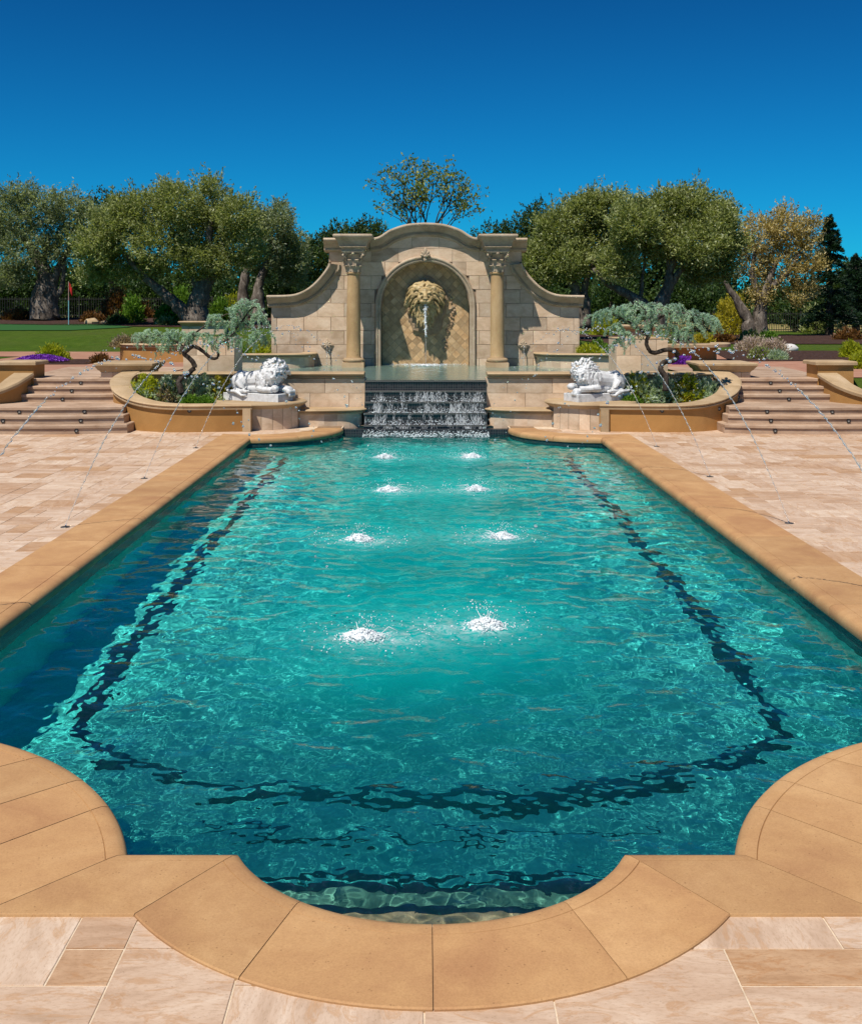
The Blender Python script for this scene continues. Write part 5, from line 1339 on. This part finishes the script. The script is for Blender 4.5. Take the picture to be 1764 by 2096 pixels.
# sparse young tree rising behind the fountain wall
b = img(868, 640, 37); b.z = float(zt(b.x, b.y)); rt = thing('young_tree', 'thin branched young tree with sparse leaves rising behind the fountain wall', 'tree', b)
mb = MB(); g_ = random.Random(77); tips = []
def twigs(p, d, L, r, lv):
    q = p + d*L; mid = p + d*L*0.5 + Vector((g_.uniform(-1, 1), g_.uniform(-1, 1), 0))*L*0.06
    mb.tube([p, mid, q], [r, r*0.85, r*0.62], 6 if lv < 2 else 4)
    if lv >= 2: tips.append((mid, d)); tips.append((q, d))
    if lv >= 4: return
    for k in range(3 if lv < 2 else 2 + (g_.random() < 0.4)):
        nd = (d + Vector((g_.uniform(-1, 1)*0.75, g_.uniform(-1, 1)*0.6, g_.uniform(-0.15, 0.45)))).normalized()
        twigs(q if k else mid.lerp(q, 0.8), nd, L*g_.uniform(0.62, 0.85), r*0.6, lv+1)
p0 = Vector(b)
for k, (dx, L) in enumerate(((-0.34, 1.55), (-0.12, 1.8), (0.1, 1.8), (0.33, 1.6), (-0.5, 1.3), (0.52, 1.3))):
    s0 = img(868+6*(k-2.5), 520, 37); mb.tube([p0, p0.lerp(s0, 0.5), s0], [0.09, 0.07, 0.045], 7)
    twigs(s0, Vector((dx, g_.uniform(-0.2, 0.2), 1)).normalized(), L*0.62, 0.04, 0)
under(mb.build('trunk', M['dark_bark']), rt)
tp = np.array([list(p) for p, d in tips]); nl = 2300
k = LR.integers(0, len(tp), nl); c = tp[k] + LR.normal(size=(nl, 3))*0.10
me = leaves_mesh('crown', c, LR.normal(size=(nl, 3)) + np.array([0, 0, -0.5]), LR.uniform(0.09, 0.17, nl), LR.uniform(0.05, 0.08, nl), LR.random(nl), LM['sparse']); under(link('crown', me), rt)
# background evergreens: each its own tree
EG = 'dark evergreen trees along the back of the garden'
ev = [(20, 585, 50, 'low dark evergreen filling the gap left of the pale olive trunk'), (180, 600, 48, 'dark evergreen behind the red golf flag'), (225, 425, 38, 'evergreen crown peeping between the two left olives'),
      (300, 610, 40, 'dark evergreen under the leaning limb of the largest olive'), (450, 610, 45, 'dark evergreen right of the largest olive trunk'), (625, 520, 52, 'tall dark evergreen beside the left wing of the fountain wall'),
      (590, 600, 45, 'lower dark evergreen at the left end of the fountain wall'), (700, 490, 38, 'rounded evergreen showing above the left swoop of the wall'), (745, 480, 32, 'evergreen touching the left side of the sparse young tree'),
      (1010, 490, 34, 'small evergreen over the right shoulder of the wall crown'), (1055, 480, 36, 'evergreen left of the tallest pointed oak'), (1095, 450, 34, 'pointed evergreen highest of those right of the fountain'),
      (1250, 610, 46, 'dark evergreen below the leafy right olive'), (1420, 605, 48, 'dark evergreen between the forked olive and the yellow shrub'), (1640, 640, 36, 'dark evergreen low beside the golden olive'), (1745, 560, 30, 'olive green evergreen at the far right edge')]
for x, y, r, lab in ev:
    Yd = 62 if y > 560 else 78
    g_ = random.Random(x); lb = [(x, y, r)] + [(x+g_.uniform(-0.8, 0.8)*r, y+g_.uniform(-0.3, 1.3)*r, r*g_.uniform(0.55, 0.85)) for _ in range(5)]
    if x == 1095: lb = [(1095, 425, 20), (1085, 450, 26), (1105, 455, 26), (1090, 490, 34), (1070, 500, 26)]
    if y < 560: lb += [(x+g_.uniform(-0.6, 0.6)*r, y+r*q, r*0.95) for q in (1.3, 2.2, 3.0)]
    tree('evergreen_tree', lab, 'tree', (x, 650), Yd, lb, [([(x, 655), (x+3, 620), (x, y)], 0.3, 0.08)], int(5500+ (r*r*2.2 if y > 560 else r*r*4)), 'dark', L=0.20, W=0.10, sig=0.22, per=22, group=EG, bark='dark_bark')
# the far wood that closes the view between the trunks
lb = []; g_ = random.Random(8)
for i in range(-120, 1800, 34):
    if 640 < i < 1080: continue
    if 1170 < i < 1470: p = img(i, 543+g_.uniform(-8, 8), 95); lb.append((*p, 1.5))
    for q in range(2): p = img(i+g_.uniform(-15, 15), (578 if i < 1500 else 606)+g_.uniform(-10, 14)+30*q, 95+g_.uniform(-4, 4)); lb.append((*p, 1.7))
c, ax, tone = crown_points(lb, 95000, 0.9, 0.35, 24)
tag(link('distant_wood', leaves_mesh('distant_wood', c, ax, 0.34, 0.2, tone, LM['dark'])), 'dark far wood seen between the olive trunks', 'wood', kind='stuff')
# conifers on the right
def conifer(label, x, ytop, ybase, half, Y, n, mat='conifer'):
    b = img(x, ybase, Y); b.z = float(zt(b.x, b.y)); top = img(x, ytop, Y); hgt = top.z - b.z; rt = thing('conifer', label, 'tree', b)
    mb = MB(); mb.tube([(b.x, b.y, b.z-0.2), (b.x, b.y, b.z+hgt*0.5), (b.x, b.y, top.z)], [0.22, 0.12, 0.015], 8); under(mb.build('trunk', M['dark_bark']), rt)
    nb_ = 170; t_ = LR.random(nb_)**0.75; an = LR.uniform(0, 6.28, nb_); R_ = half*Y/2250
    cen = []; ax = []; tn = []
    for q in range(nb_):
        u = t_[q]; rl = R_*(1-u)**0.8*LR.uniform(0.75, 1.12)+0.12; z0 = b.z + 0.35 + (hgt-0.4)*u; m = max(4, int(n/nb_*(1.6*(1-u)+0.25)))
        s_ = LR.random(m)**0.7; dz = 0.18*np.sin(s_*3)*rl - 0.18*s_*rl
        d = np.array([math.cos(an[q]), math.sin(an[q]), 0]); pd = np.array([-d[1], d[0], 0])
        p = np.array([b.x, b.y, z0]) + d*(s_*rl)[:, None] + pd*(LR.normal(0, 0.16, m)*s_*rl)[:, None]; p[:, 2] += dz + LR.normal(0, 0.05, m)
        cen.append(p); ax.append(d + LR.normal(size=(m, 3))*0.45 + np.array([0, 0, 0.2])); tn.append(np.full(m, LR.normal(0.45, 0.18)) + LR.normal(0, 0.12, m))
    me = leaves_mesh('crown', np.concatenate(cen), np.concatenate(ax), 0.2, 0.07, np.concatenate(tn), LM[mat]); under(link('crown', me), rt); return rt
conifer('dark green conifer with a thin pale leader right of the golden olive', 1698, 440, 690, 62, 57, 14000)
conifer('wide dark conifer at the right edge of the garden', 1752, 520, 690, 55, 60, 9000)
# garden shrubs in front of the tree line
for lab, i, y, r, Y, m, h in (
    ('rust coloured shrub under the leaning olive limb', 243, 640, 38, 57, 'rust', 1.6), ('rust brown shrub right of the flag, lower and darker', 285, 648, 26, 58, 'rust', 1.2),
    ('bright green upright shrub under the largest olive, left one', 271, 648, 20, 53, 'bright', 2.9), ('bright green shrub low beside the leaning limb', 342, 652, 22, 52, 'bright', 1.7),
    ('bright green tall shrub behind the leaning limb', 372, 640, 26, 58, 'bright', 2.6), ('pale green shrub right of the largest olive trunk', 450, 650, 20, 55, 'bright', 2.4),
    ('yellow green shrub behind the twin olive trunks', 478, 650, 22, 60, 'lime', 2.2), ('large yellow shrub left of the golden olive', 1500, 668, 38, 56, 'yellow', 2.2),
    ('yellowish shrub below the leafy right olive', 1240, 660, 26, 55, 'lime', 1.5), ('grey green bush right of the golden olive trunk', 1668, 672, 30, 60, 'olive', 1.7), ('low rust bush at the far left edge of the lawn', 35, 655, 26, 56, 'rust', 0.8),
    ('low rust bush right of the flag pole base', 190, 655, 20, 54, 'rust', 0.7), ('low dark bush in front of the fence left of the trunk', 240, 657, 16, 52, 'dark', 0.8), ('low olive bush at the lawn edge', 340, 658, 14, 51, 'olive', 0.7),
    ('small yellow shrub in the right garden bed', 1440, 692, 12, 44, 'yellow', 1.2), ('small green round shrub in the right mulch bed', 1572, 690, 13, 47, 'bright', 1.0), ('small dark green shrub left in the right mulch bed', 1535, 690, 14, 47, 'olive', 0.9),
    ('reddish shrub low in the right mulch bed', 1480, 693, 16, 45, 'rust', 0.6), ('low rust shrub at the right edge of the mulch bed', 1735, 700, 24, 48, 'rust', 0.7)):
    p = img(i, y, Y); R_ = r*Y/2250
    bush(lab, p.x, p.y, float(zt(p.x, p.y)), R_, m, n=int(1300+900*(r/30)), L=0.16, W=0.07, h=h, sig=0.10, group='garden shrubs')
# --- the two weeping blue cedars
def cedar(label, Y, base, paths, lobes, seed):
    b = img(*base, Y); b.z = 0.43; rt = thing('weeping_cedar', label, 'tree', b, group='weeping blue cedars')
    g = random.Random(seed); mb = MB()
    for i, (pts, r0, r1) in enumerate(paths): limb(mb, pts, r0, r1, Y, 8, 0.006, seed+i)
    under(mb.build('trunk', M['dark_bark'], smooth=True), rt)
    mb = MB(); cen = []; ax = []; tn = []
    for (x, y, rx, ry) in lobes:
        c = img(x, y, Y); RX, RY = rx*Y/2250, 0.8*ry*Y/2250
        for k in range(int(4+rx*0.36)):
            st_ = c + Vector((g.uniform(-0.8, 0.8)*RX, g.uniform(-1, 1)*RX*0.9, RY*g.uniform(0.1, 0.9))); a = g.uniform(0, 6.28)
            d = Vector((math.cos(a), math.sin(a)*0.7, 0.35)); P = [st_]; L = g.uniform(0.9, 2.1)*max(RY, 0.15)
            for q in range(7): d = (d + Vector((0, 0, -0.42))).normalized(); P.append(P[-1] + d*L/6)
            mb.tube(P, [0.007, 0.006, 0.005, 0.004, 0.004, 0.003, 0.003, 0.002], 4, cap=False)
            base_t = g.gauss(0.5, 0.13)
            for q in range(len(P)-1):
                for w_ in range(4):
                    o = P[q].lerp(P[q+1], g.random()); ng = 10
                    dd = LR.normal(size=(ng, 3)) + np.array([0, 0, 0.55]); dd /= np.linalg.norm(dd, axis=1, keepdims=True)
                    cen.append(np.array(o) + LR.normal(size=3)*0.012 + dd*0.016); ax.append(dd); tn.append(np.full(ng, base_t+0.25*(0.5-q/6)) + LR.normal(0, 0.13, ng))
    under(mb.build('hanging_twig', M['dark_bark']), rt)['kind'] = 'stuff'
    me = leaves_mesh('crown', np.concatenate(cen), np.concatenate(ax), 0.036, 0.0075, np.concatenate(tn), LM['cedar']); under(link('crown', me), rt); return rt
cedar('weeping blue cedar with a snaking trunk in the left planter', 21.25, (372, 800),
      [([(372, 806), (367, 778), (386, 764), (398, 751), (392, 737), (377, 724), (373, 708)], 0.062, 0.04), ([(377, 722), (396, 709), (416, 719), (433, 733), (447, 729), (446, 708), (470, 690), (500, 650)], 0.045, 0.018),
       ([(373, 708), (350, 692), (318, 686), (290, 690)], 0.03, 0.01), ([(375, 712), (390, 690), (430, 660), (470, 640)], 0.03, 0.01), ([(500, 650), (520, 628), (540, 640)], 0.018, 0.008)],
      [(292, 690, 22, 12), (325, 686, 24, 16), (352, 690, 24, 22), (375, 698, 22, 26), (345, 712, 12, 16), (405, 690, 20, 16), (435, 700, 22, 18), (468, 692, 22, 18), (445, 650, 16, 12), (478, 640, 22, 20), (508, 632, 26, 26), (528, 652, 20, 34), (498, 666, 22, 24), (532, 690, 16, 20), (506, 698, 18, 16), (462, 668, 14, 14)], 5)
cedar('weeping blue cedar with spreading flat crown and looping trunk in the right planter', 21.25, (1360, 790),
      [([(1362, 800), (1362, 772), (1352, 756), (1358, 742), (1378, 738), (1387, 728), (1378, 717), (1360, 716), (1340, 722), (1328, 716), (1323, 700), (1330, 680), (1335, 660)], 0.06, 0.035),
       ([(1328, 690), (1290, 660), (1245, 640)], 0.03, 0.01), ([(1335, 662), (1370, 640), (1420, 645), (1455, 655)], 0.03, 0.01), ([(1335, 665), (1325, 640), (1310, 625)], 0.025, 0.01)],
      [(1222, 652, 16, 14), (1248, 642, 24, 16), (1280, 636, 26, 18), (1312, 634, 24, 26), (1345, 640, 24, 26), (1375, 640, 26, 24), (1405, 650, 24, 22), (1435, 654, 22, 16), (1460, 660, 12, 10), (1300, 660, 22, 18), (1340, 670, 24, 24), (1262, 672, 14, 18), (1285, 690, 12, 20), (1264, 704, 7, 16), (1375, 676, 22, 22), (1398, 690, 12, 22), (1415, 672, 16, 16)], 6)
# --- planting in the curved planters
def plant_at(lab, i, y, r, mat, z=0.45, h=0.85, **kw):
    """i, y: where the plant's middle stands on the soil"""
    Y = 2250*(H-z)/(y-631); Y = min(max(Y-0.12, 20.72), 21.8); x = (i-868)*Y/2250-0.03
    return bush(lab, x, Y, z-0.02, r*1.34, mat, h=h*1.35, **kw)
PG = 'plants in the curved planters'
fine = dict(n=1900, L=0.075, W=0.026, sig=0.022, up=0.35, group=PG)
for lab, i, y, r, m, h in (
    ('yellow green shrub at the back of the left planter by the pier', 296, 793, 0.27, 'lime', 1.15), ('grey green lavender like bush front left in the left planter', 300, 812, 0.29, 'sage', 0.75), ('dark grey green bush under the wall in the left planter', 275, 796, 0.24, 'sage', 0.9),
    ('golden low bush between grey ones in the left planter', 325, 804, 0.24, 'yellow', 0.75), ('grey green tuft left of the cedar trunk', 348, 800, 0.28, 'sage', 1.0), ('pale straw coloured dried cushion in the left planter', 344, 822, 0.20, 'straw', 0.9), ('yellow green shrub left of the snaking trunk', 352, 789, 0.2, 'lime', 1.1),
    ('large grey green bush right of the snaking trunk', 405, 806, 0.33, 'sage', 0.95), ('grey green bush touching the left lion', 435, 808, 0.27, 'sage', 0.95), ('small yellow shrub behind the left lion', 452, 796, 0.2, 'yellow', 1.4), ('low bright grass tuft at the front of the left planter', 390, 826, 0.16, 'bright', 0.6), ('second low grass tuft nearer the left lion', 420, 827, 0.14, 'bright', 0.6),
    ('yellow green shrub beside the right lion tail', 1303, 793, 0.25, 'lime', 1.3), ('dark grey green bush behind the right lion tail', 1302, 810, 0.32, 'sage', 1.0), ('grey green tuft left of the looping trunk', 1348, 803, 0.28, 'sage', 1.0), ('broad silver grey bush at the front of the right planter', 1368, 818, 0.33, 'sage', 0.75),
    ('golden flowering bush in the middle of the right planter', 1392, 806, 0.26, 'yellow', 0.85), ('yellow and white flowering bush behind the looping trunk', 1408, 790, 0.28, 'lime', 1.1), ('silver bush at the right end of the right planter', 1437, 812, 0.27, 'sage', 0.8), ('grey green bush under the right stair pier', 1450, 792, 0.27, 'sage', 1.0), ('low grassy cushion in front of the right lion tail', 1290, 824, 0.17, 'bright', 0.5)):
    fl = ('white', 60, 0.03) if 'white flower' in lab else (('yellow', 70, 0.025) if 'golden flower' in lab else None)
    plant_at(lab, i, y, r, m, h=h, flowers=fl, **fine)
# --- other beds
def bed(lab, i, y, rpx, m, Y, z, h=0.8, **kw):
    x = (i-868)*Y/2250-0.03; return bush(lab, x, Y, z, rpx*Y/2250, m, h=h, **{**dict(n=2200, L=0.09, W=0.03, sig=0.05, group='shrubs in the garden beds'), **kw})
bed('lime green mound in the left basin planter', 525, 712, 26, 'lime', 27.2, 1.12, 0.75); bed('dark green spiky plant beside the lime mound on the left', 490, 712, 18, 'bright', 26.9, 1.12, 0.9)
bed('lime green mound in the right basin planter', 1206, 712, 25, 'lime', 27.2, 1.12, 0.75, flowers=('white', 50, 0.035)); bed('green leafy shrub behind the right lime mound', 1222, 705, 22, 'bright', 28.2, 1.0, 1.6); bed('dark mixed shrub against the right end of the fountain wall', 1192, 700, 18, 'olive', 28.6, 1.0, 1.4)
bed('green shrub against the left end of the fountain wall', 540, 705, 20, 'olive', 28.6, 1.0, 1.7); bed('pale dry grass clump on the left retaining wall', 255, 704, 26, 'straw', 29.8, 1.27, 0.7); bed('second pale dry grass clump on the left retaining wall', 285, 704, 20, 'straw', 30.2, 1.27, 0.8)
bed('yellow flowering shrub in the right garden bed', 1335, 700, 16, 'yellow', 29.9, 1.27, 1.0); bed('green bush on the right retaining wall', 1360, 703, 20, 'olive', 30.1, 1.27, 0.8)
bed('olive green rounded shrub above the purple flowers', 108, 728, 30, 'lime', 30.3, 0.88, 1.0, n=2600); bed('rust tipped small shrub beside the purple flowers', 205, 745, 16, 'rust', 28.5, 0.88, 0.8)
bed('pale pink feathery perennial in the right bed', 1540, 718, 34, 'pink', 36, 0.87, 0.9, n=2600); bed('second pale feathery perennial with pink tips', 1580, 722, 30, 'pink', 35, 0.87, 1.0, n=2200); bed('dark green bush with purple flowers in the right bed', 1558, 740, 24, 'olive', 31, 0.87, 0.95, flowers=('purple', 90, 0.04)); bed('silver leaved small shrub at the right path edge', 1592, 746, 15, 'sage', 30.5, 0.87, 1.1)
bed('clipped round green shrub by the right edge', 1741, 732, 22, 'lime', 32, 0.88, 1.5, n=3000, sig=0.03); bed('clipped round shrub partly cut by the right edge', 1758, 768, 20, 'lime', 26, 0.88, 1.4, n=2600, sig=0.03)
bed('purple flower cushion behind the right retaining wall pier', 1400, 736, 10, 'purple', 28.5, 0.88, 0.9, n=500); bed('second purple flower cushion beside the right pier', 1388, 741, 12, 'purple', 28.0, 0.88, 0.8, n=600)
# purple ground cover
n_ = 3600; a = LR.uniform(0, 6.28, n_); q = np.sqrt(LR.random(n_)); c = np.c_[-10.1+0.72*q*np.cos(a), 28.9+0.55*q*np.sin(a), 0.9+0.16*(1-q**2)*LR.random(n_)+0.04]
tag(link('purple_flowers', leaves_mesh('purple_flowers', c, LR.normal(size=(n_, 3))+[0, 0, 0.5], 0.05, 0.035, LR.random(n_), LM['purple'])), 'mat of violet flowers below the rounded shrub near the left stair', 'flowers', kind='stuff')
sheet('mulch_bed', [(-11.6, 27.9), (-8.6, 27.9), (-8.6, 30.6), (-11.4, 30.8)], 0.03, M['mulch'], 6)
sheet('mulch_bed', [(7, 43), (30, 42), (34, 56), (6, 56)], 0.03, M['mulch'], 8); sheet('mulch_bed', [(-24, 52), (-6, 48), (-6, 58), (-30, 59)], 0.03, M['mulch'], 8)
sheet('mulch_bed', [(8.2, 29.4), (13, 30), (13.6, 36.4), (9.5, 36.6)], 0.03, M['mulch'], 6)
# putting green, flag, rocks, fence
t = NT('putting_green'); M['green'] = t.base((0.03, 0.095, 0.028), 0.9, 0.05)
sheet('putting_green', [(-32, 46), (-15, 46.5), (-13, 49), (-15, 51.5), (-32, 52)], 0.03, M['green'], 6)
b = img(140.5, 655, 51); b.z = float(zt(b.x, b.y)); fl_ = thing('golf_flag', 'red golf flag on a thin pale blue pole on the putting green', 'flag', b)
mb = MB(); mb.tube([(0, 0, 0), (0, 0, 1.15)], 0.02, 6); mb.build('lower_pole', NT('blue_pole').base((0.25, 0.55, 0.62), 0.5), fl_)
mb = MB(); mb.tube([(0, 0, 1.15), (0, 0, 2.03)], 0.015, 6); mb.build('upper_pole', NT('white_pole').base((0.6, 0.35, 0.33), 0.5), fl_)
mb = MB(); v = [(0.02+0.035*k, 0.02*math.sin(k*1.6), 2.0-0.06*k-0.30*j-0.03*k*j) for j in range(2) for k in range(5)]; mb.add(v, [(k, k+1, k+6, k+5) for k in range(4)]); mb.build('pennant', NT('red_cloth').base((0.5, 0.02, 0.02), 0.7), fl_)
M['boulder'] = stone_mat('boulder', (0.3, 0.2, 0.1), (0.45, 0.33, 0.19), (0.58, 0.46, 0.3), 3)
M['white_rock'] = stone_mat('white_rock', (0.55, 0.53, 0.5), (0.68, 0.66, 0.63), (0.78, 0.77, 0.75), 3)
for lab, i, y, r, Y, m in (('large tan boulder at the lawn edge', 188, 656, 16, 52, 'boulder'), ('low tan boulder beside the largest one', 215, 658, 10, 52, 'boulder'), ('tan boulder beside the far left capped pier', 458, 660, 12, 45, 'boulder'), ('long white rock in the right bed', 1512, 716, 12, 38, 'white_rock'), ('second white rock in the right bed', 1545, 718, 14, 38, 'white_rock'), ('flat white rock at the edge of the right lawn', 1612, 722, 20, 37, 'white_rock'), ('small ochre rock between cedar and fountain wall', 548, 680, 9, 32, 'boulder')):
    p = img(i, y, Y); s_ = r*Y/2250; mb = MB(); mb.ball((0, 0, 0), (s_, s_*0.8, s_*0.55), 14, 9)
    mb.v = [tuple(Vector(q)*(1+0.22*mnoise.noise(Vector(q)*(1.6/s_)+Vector((i, 0, 0))))) for q in mb.v]
    tag(mb.build('boulder', M[m], smooth=30, loc=(0, 0, 0)), lab, 'rock', 'garden rocks').location = (p.x, p.y, float(zt(p.x, p.y))+s_*0.2)
M['iron'] = NT('fence_iron').base((0.03, 0.028, 0.025), 0.5, 0.4)
pick = MB(); pick.box(-0.011, 0.011, -0.011, 0.011, 0, 1.12); pick_me = None
for x0_, x1_, Yf, lab in ((-23.5, -8.4, 59.5, 'black iron picket fence behind the left olives'), (13.5, 26.5, 60.5, 'black iron picket fence behind the golden olive')):
    fe = thing('iron_fence', lab, 'fence', (x0_, Yf, float(zt((x0_+x1_)/2, Yf))), group='iron garden fences')
    for z in (0.15, 1.02): mb = MB(); mb.box(0, x1_-x0_, -0.015, 0.015, z, z+0.035); mb.build('rail', M['iron'], fe)
    for x in np.arange(0, x1_-x0_+0.01, 2.4): mb = MB(); mb.box(x-0.03, x+0.03, -0.03, 0.03, -0.1, 1.2); mb.build('fence_post', M['iron'], fe)
    for x in np.arange(0.13, x1_-x0_, 0.13):
        if pick_me is None: o = pick.build('picket', M['iron'], fe); pick_me = o.data
        else: o = link('picket', pick_me, fe)
        o.location = (x, 0, 0.02)
# ---------------------------------------------------------------- moving water: deck jets, splashes, spouts
t = NT('clear_water'); t.p.inputs['Transmission Weight'].default_value = 0.85; t.p.inputs['IOR'].default_value = 1.33
M['clear'] = t.base((0.97, 0.99, 1), 0.02, 0.6)
M['nozzle'] = NT('bronze_nozzle').base((0.06, 0.05, 0.04), 0.4, 0.5)
def drop(mb, p, r, g, n=7, m=5):
    rot = Matrix.Rotation(g.uniform(0, 3), 3, Vector((g.uniform(-1, 1), g.uniform(-1, 1), g.uniform(-1, 1))).normalized())
    mb.ball(p, (r*g.uniform(0.7, 1.7), r*g.uniform(0.7, 1.2), r*g.uniform(0.7, 1.2)), n, m, rot=rot)
def water_arc(p0, p1, top, g, root, r0=0.0065):
    """a jet that leaves its nozzle as a rope of water and breaks into drops past the crest"""
    P0, P1 = Vector(p0), Vector(p1); N = 150
    def at(t_): q = P0.lerp(P1, t_); q.z = P0.z + (P1.z-P0.z)*t_ + 4*top*t_*(1-t_); return q
    mb = MB(); t_ = 0.0; rope = []
    while t_ < 0.30: rope.append(t_); t_ += 0.0032
    P = [at(q) + Vector((g.uniform(-1, 1), g.uniform(-1, 1), 0))*0.010*q/0.3 for q in rope]
    rad = [r0*(1+0.45*math.sin(i*1.9+g.uniform(-0.6, 0.6)))*(1-0.1*i/len(P)) for i in range(len(P))]
    mb.tube(P, rad, 7); under(mb.build('jet_stream', M['clear'], smooth=True), root)
    mb = MB(); t_ = 0.30
    while t_ < 0.985:
        sp = 0.004 + 0.022*max(0, t_-0.3)**1.1
        p = at(t_) + Vector((g.gauss(0, 1), g.gauss(0, 1), g.gauss(0, 1)))*(0.006+0.055*max(0, t_-0.32)); r = g.uniform(0.004, 0.0105)*(1.25 if t_ > 0.45 else 1)
        drop(mb, p, r, g)
        if t_ > 0.4 and g.random() < 0.5: drop(mb, p + Vector((g.gauss(0, 1), g.gauss(0, 1), g.gauss(0, 1)))*0.05, r*0.55, g)
        t_ += sp*g.uniform(0.5, 1.5)
    under(tag(mb.build('drops', M['clear'], smooth=True), kind='stuff'), root)
names = ['nearest', 'second nearest', 'third nearest', 'farthest']
for sg, ys_, xs_ in ((-1, (8.16, 11.55, 14.85, 18.1), (-3.80, -3.80, -3.81, -3.79)), (1, (8.45, 11.75, 15.0, 18.3), (3.86, 3.87, 3.87, 3.84))):
    for k, (y, x) in enumerate(zip(ys_, xs_)):
        lab = 'left' if sg < 0 else 'right'
        i = 2*k + (0 if sg < 0 else 1); sx_, sy_ = SPLASH[i]
        jt = thing('water_jet', 'arching water jet from the %s deck nozzle on the %s side' % (names[k], lab), 'water jet', (x, y, 0), group='deck jets arching into the pool')
        g_ = random.Random(100+i)
        mb = MB(); mb.lathe((x, y, 0), [(0.0, 0.006), (0.045, 0.006), (0.05, 0.0), (0.05, -0.01)], 16); mb.lathe((x, y, 0), [(0.014, 0.003), (0.014, 0.014), (0.0, 0.014)], 10); under(mb.build('nozzle', M['nozzle']), jt)
        water_arc((x, y, 0.01), (sx_, sy_, ZW), 2.05+g_.uniform(-0.06, 0.06), g_, jt)
        # splash where it lands
        sp = thing('water_splash', 'white splash where the %s arching jet of the %s side strikes the pool' % (names[k], lab), 'splash', (sx_, sy_, ZW), group='splashes in the pool')
        mb = MB()
        md = [];  me_ = MB(); me_.ball((0, 0, 0.0), (0.125, 0.09, 0.045), 28, 16)
        me_.v = [tuple(Vector(q)*(1+0.55*mnoise.noise(Vector(q)*26+Vector((i*3.1, 0, 0)))+0.3*mnoise.noise(Vector(q)*60))) for q in me_.v]
        me_.build('foam_mound', M['foam'], sp, smooth=True)
        for _ in range(1100):
            a = g_.uniform(0, 6.28); q = abs(g_.gauss(0, 0.5)); q = q if q < 1.3 else 0.4
            rx = 0.145*q; hh = 0.07*(1-min(1, q))**0.8*g_.random()
            drop(mb, (rx*1.35*math.cos(a), rx*math.sin(a), hh+0.004), g_.uniform(0.0025, 0.0085)*(1.2-0.5*q), g_, 5, 4)
        mb.build('splash_crown', M['foam'], sp, smooth=True)
        mb = MB()
        for _ in range(90):
            z_ = 0.16*g_.random()**1.6; drop(mb, (g_.gauss(0, 0.05)+0.02, 0.03+g_.gauss(0, 0.04), 0.02+z_), g_.uniform(0.0018, 0.0048), g_, 5, 4)
        for _ in range(110):
            a = g_.uniform(0, 6.28); q = g_.random()**0.6; rr = 0.12+0.42*q; z = 0.15*g_.random()**1.5*(1-q*0.6)+0.01
            drop(mb, (rr*math.cos(a), rr*math.sin(a), z), g_.uniform(0.0025, 0.006), g_, 5, 4)
        for _ in range(9):
            a = g_.uniform(-2.2, 2.2) + (0 if sg < 0 else math.pi); L = g_.uniform(0.06, 0.2); d = Vector((math.cos(a), math.sin(a), 0))
            P = [d*(0.08+L*u) + Vector((0, 0, 0.012+g_.uniform(0.1, 0.38)*L*4*u*(1-u*0.75))) for u in (0, 0.3, 0.6, 1)]; mb.tube(P, [0.004, 0.0035, 0.0025, 0.001], 4)
        o = mb.build('splash_drops', M['foam'], sp, smooth=True); o['kind'] = 'stuff'
# lion spout and the two diamond spouts
def fall(root, p, vy, zend, r, g, seed, mat='foam', n=60, name='spout_water'):
    mb = MB(); T_ = math.sqrt(2*(p[2]-zend)/9.8); P = []
    for i in range(n+1):
        t_ = T_*i/n; P.append(Vector((p[0]+g.gauss(0, 0.0035)*(1+i/n*1.5), p[1]-vy*t_+g.gauss(0, 0.003), p[2]-4.9*t_*t_)))
    if mat == 'foam':
        mb.tube(P, [r*(1+0.4*g.uniform(-1, 1))*(1-0.35*i/n) for i in range(n+1)], 8)
        for q in P:
            for _ in range(3): drop(mb, q + Vector((g.gauss(0, 1), g.gauss(0, 1), g.gauss(0, 1)))*r*0.9, g.uniform(0.005, 0.014), g, 6, 4)
    else: mb.tube(P, [r*(1+0.3*g.uniform(-1, 1)) for i in range(n+1)], 7)
    return under(mb.build(name, M[mat], smooth=True), root)
g_ = random.Random(9)
lw = thing('lion_water', 'white stream of water falling from the golden lion head mouth', 'water jet', (0, YW-0.2, 2.3))
fall(lw, (0.005, YW-0.16, 2.40), 0.5, 1.60, 0.024, g_, 1)
fall(lw, (0.01, YW-0.36, 1.55), 0.02, ZU, 0.008, g_, 2, 'clear', 30, 'thin_trickle')
for sg, lab in ((-1, 'left'), (1, 'right')):
    tw = thing('spout_trickle', 'thin trickle of water from the %s diamond spout into the upper basin' % lab, 'water jet', (sg*2.45, YW-0.12, 1.37), group='spout trickles')
    fall(tw, (sg*2.45, YW-0.12, 1.37), 0.25, ZU, 0.011, g_, 3, 'clear', 30)
# foam line where falling water meets the upper basin
mb = MB()
for _ in range(420):
    x = g_.gauss(0, 0.55); x = x if abs(x) < 1.05 else g_.uniform(-1.05, 1.05); drop(mb, (x, YW+0.36-abs(g_.gauss(0, 0.05)), ZU+0.008+0.02*g_.random()), g_.uniform(0.003, 0.009), g_, 6, 4)
for _ in range(260):
    a = g_.uniform(0, 6.28); q = abs(g_.gauss(0, 0.16)); drop(mb, (0.01+q*1.6*math.cos(a), YW-0.36+q*math.sin(a), ZU+0.012+0.03*g_.random()), g_.uniform(0.006, 0.016), g_, 6, 4)
tag(mb.build('basin_foam', M['foam'], smooth=True), 'line of white foam where the lion stream meets the upper basin', 'foam', kind='stuff')
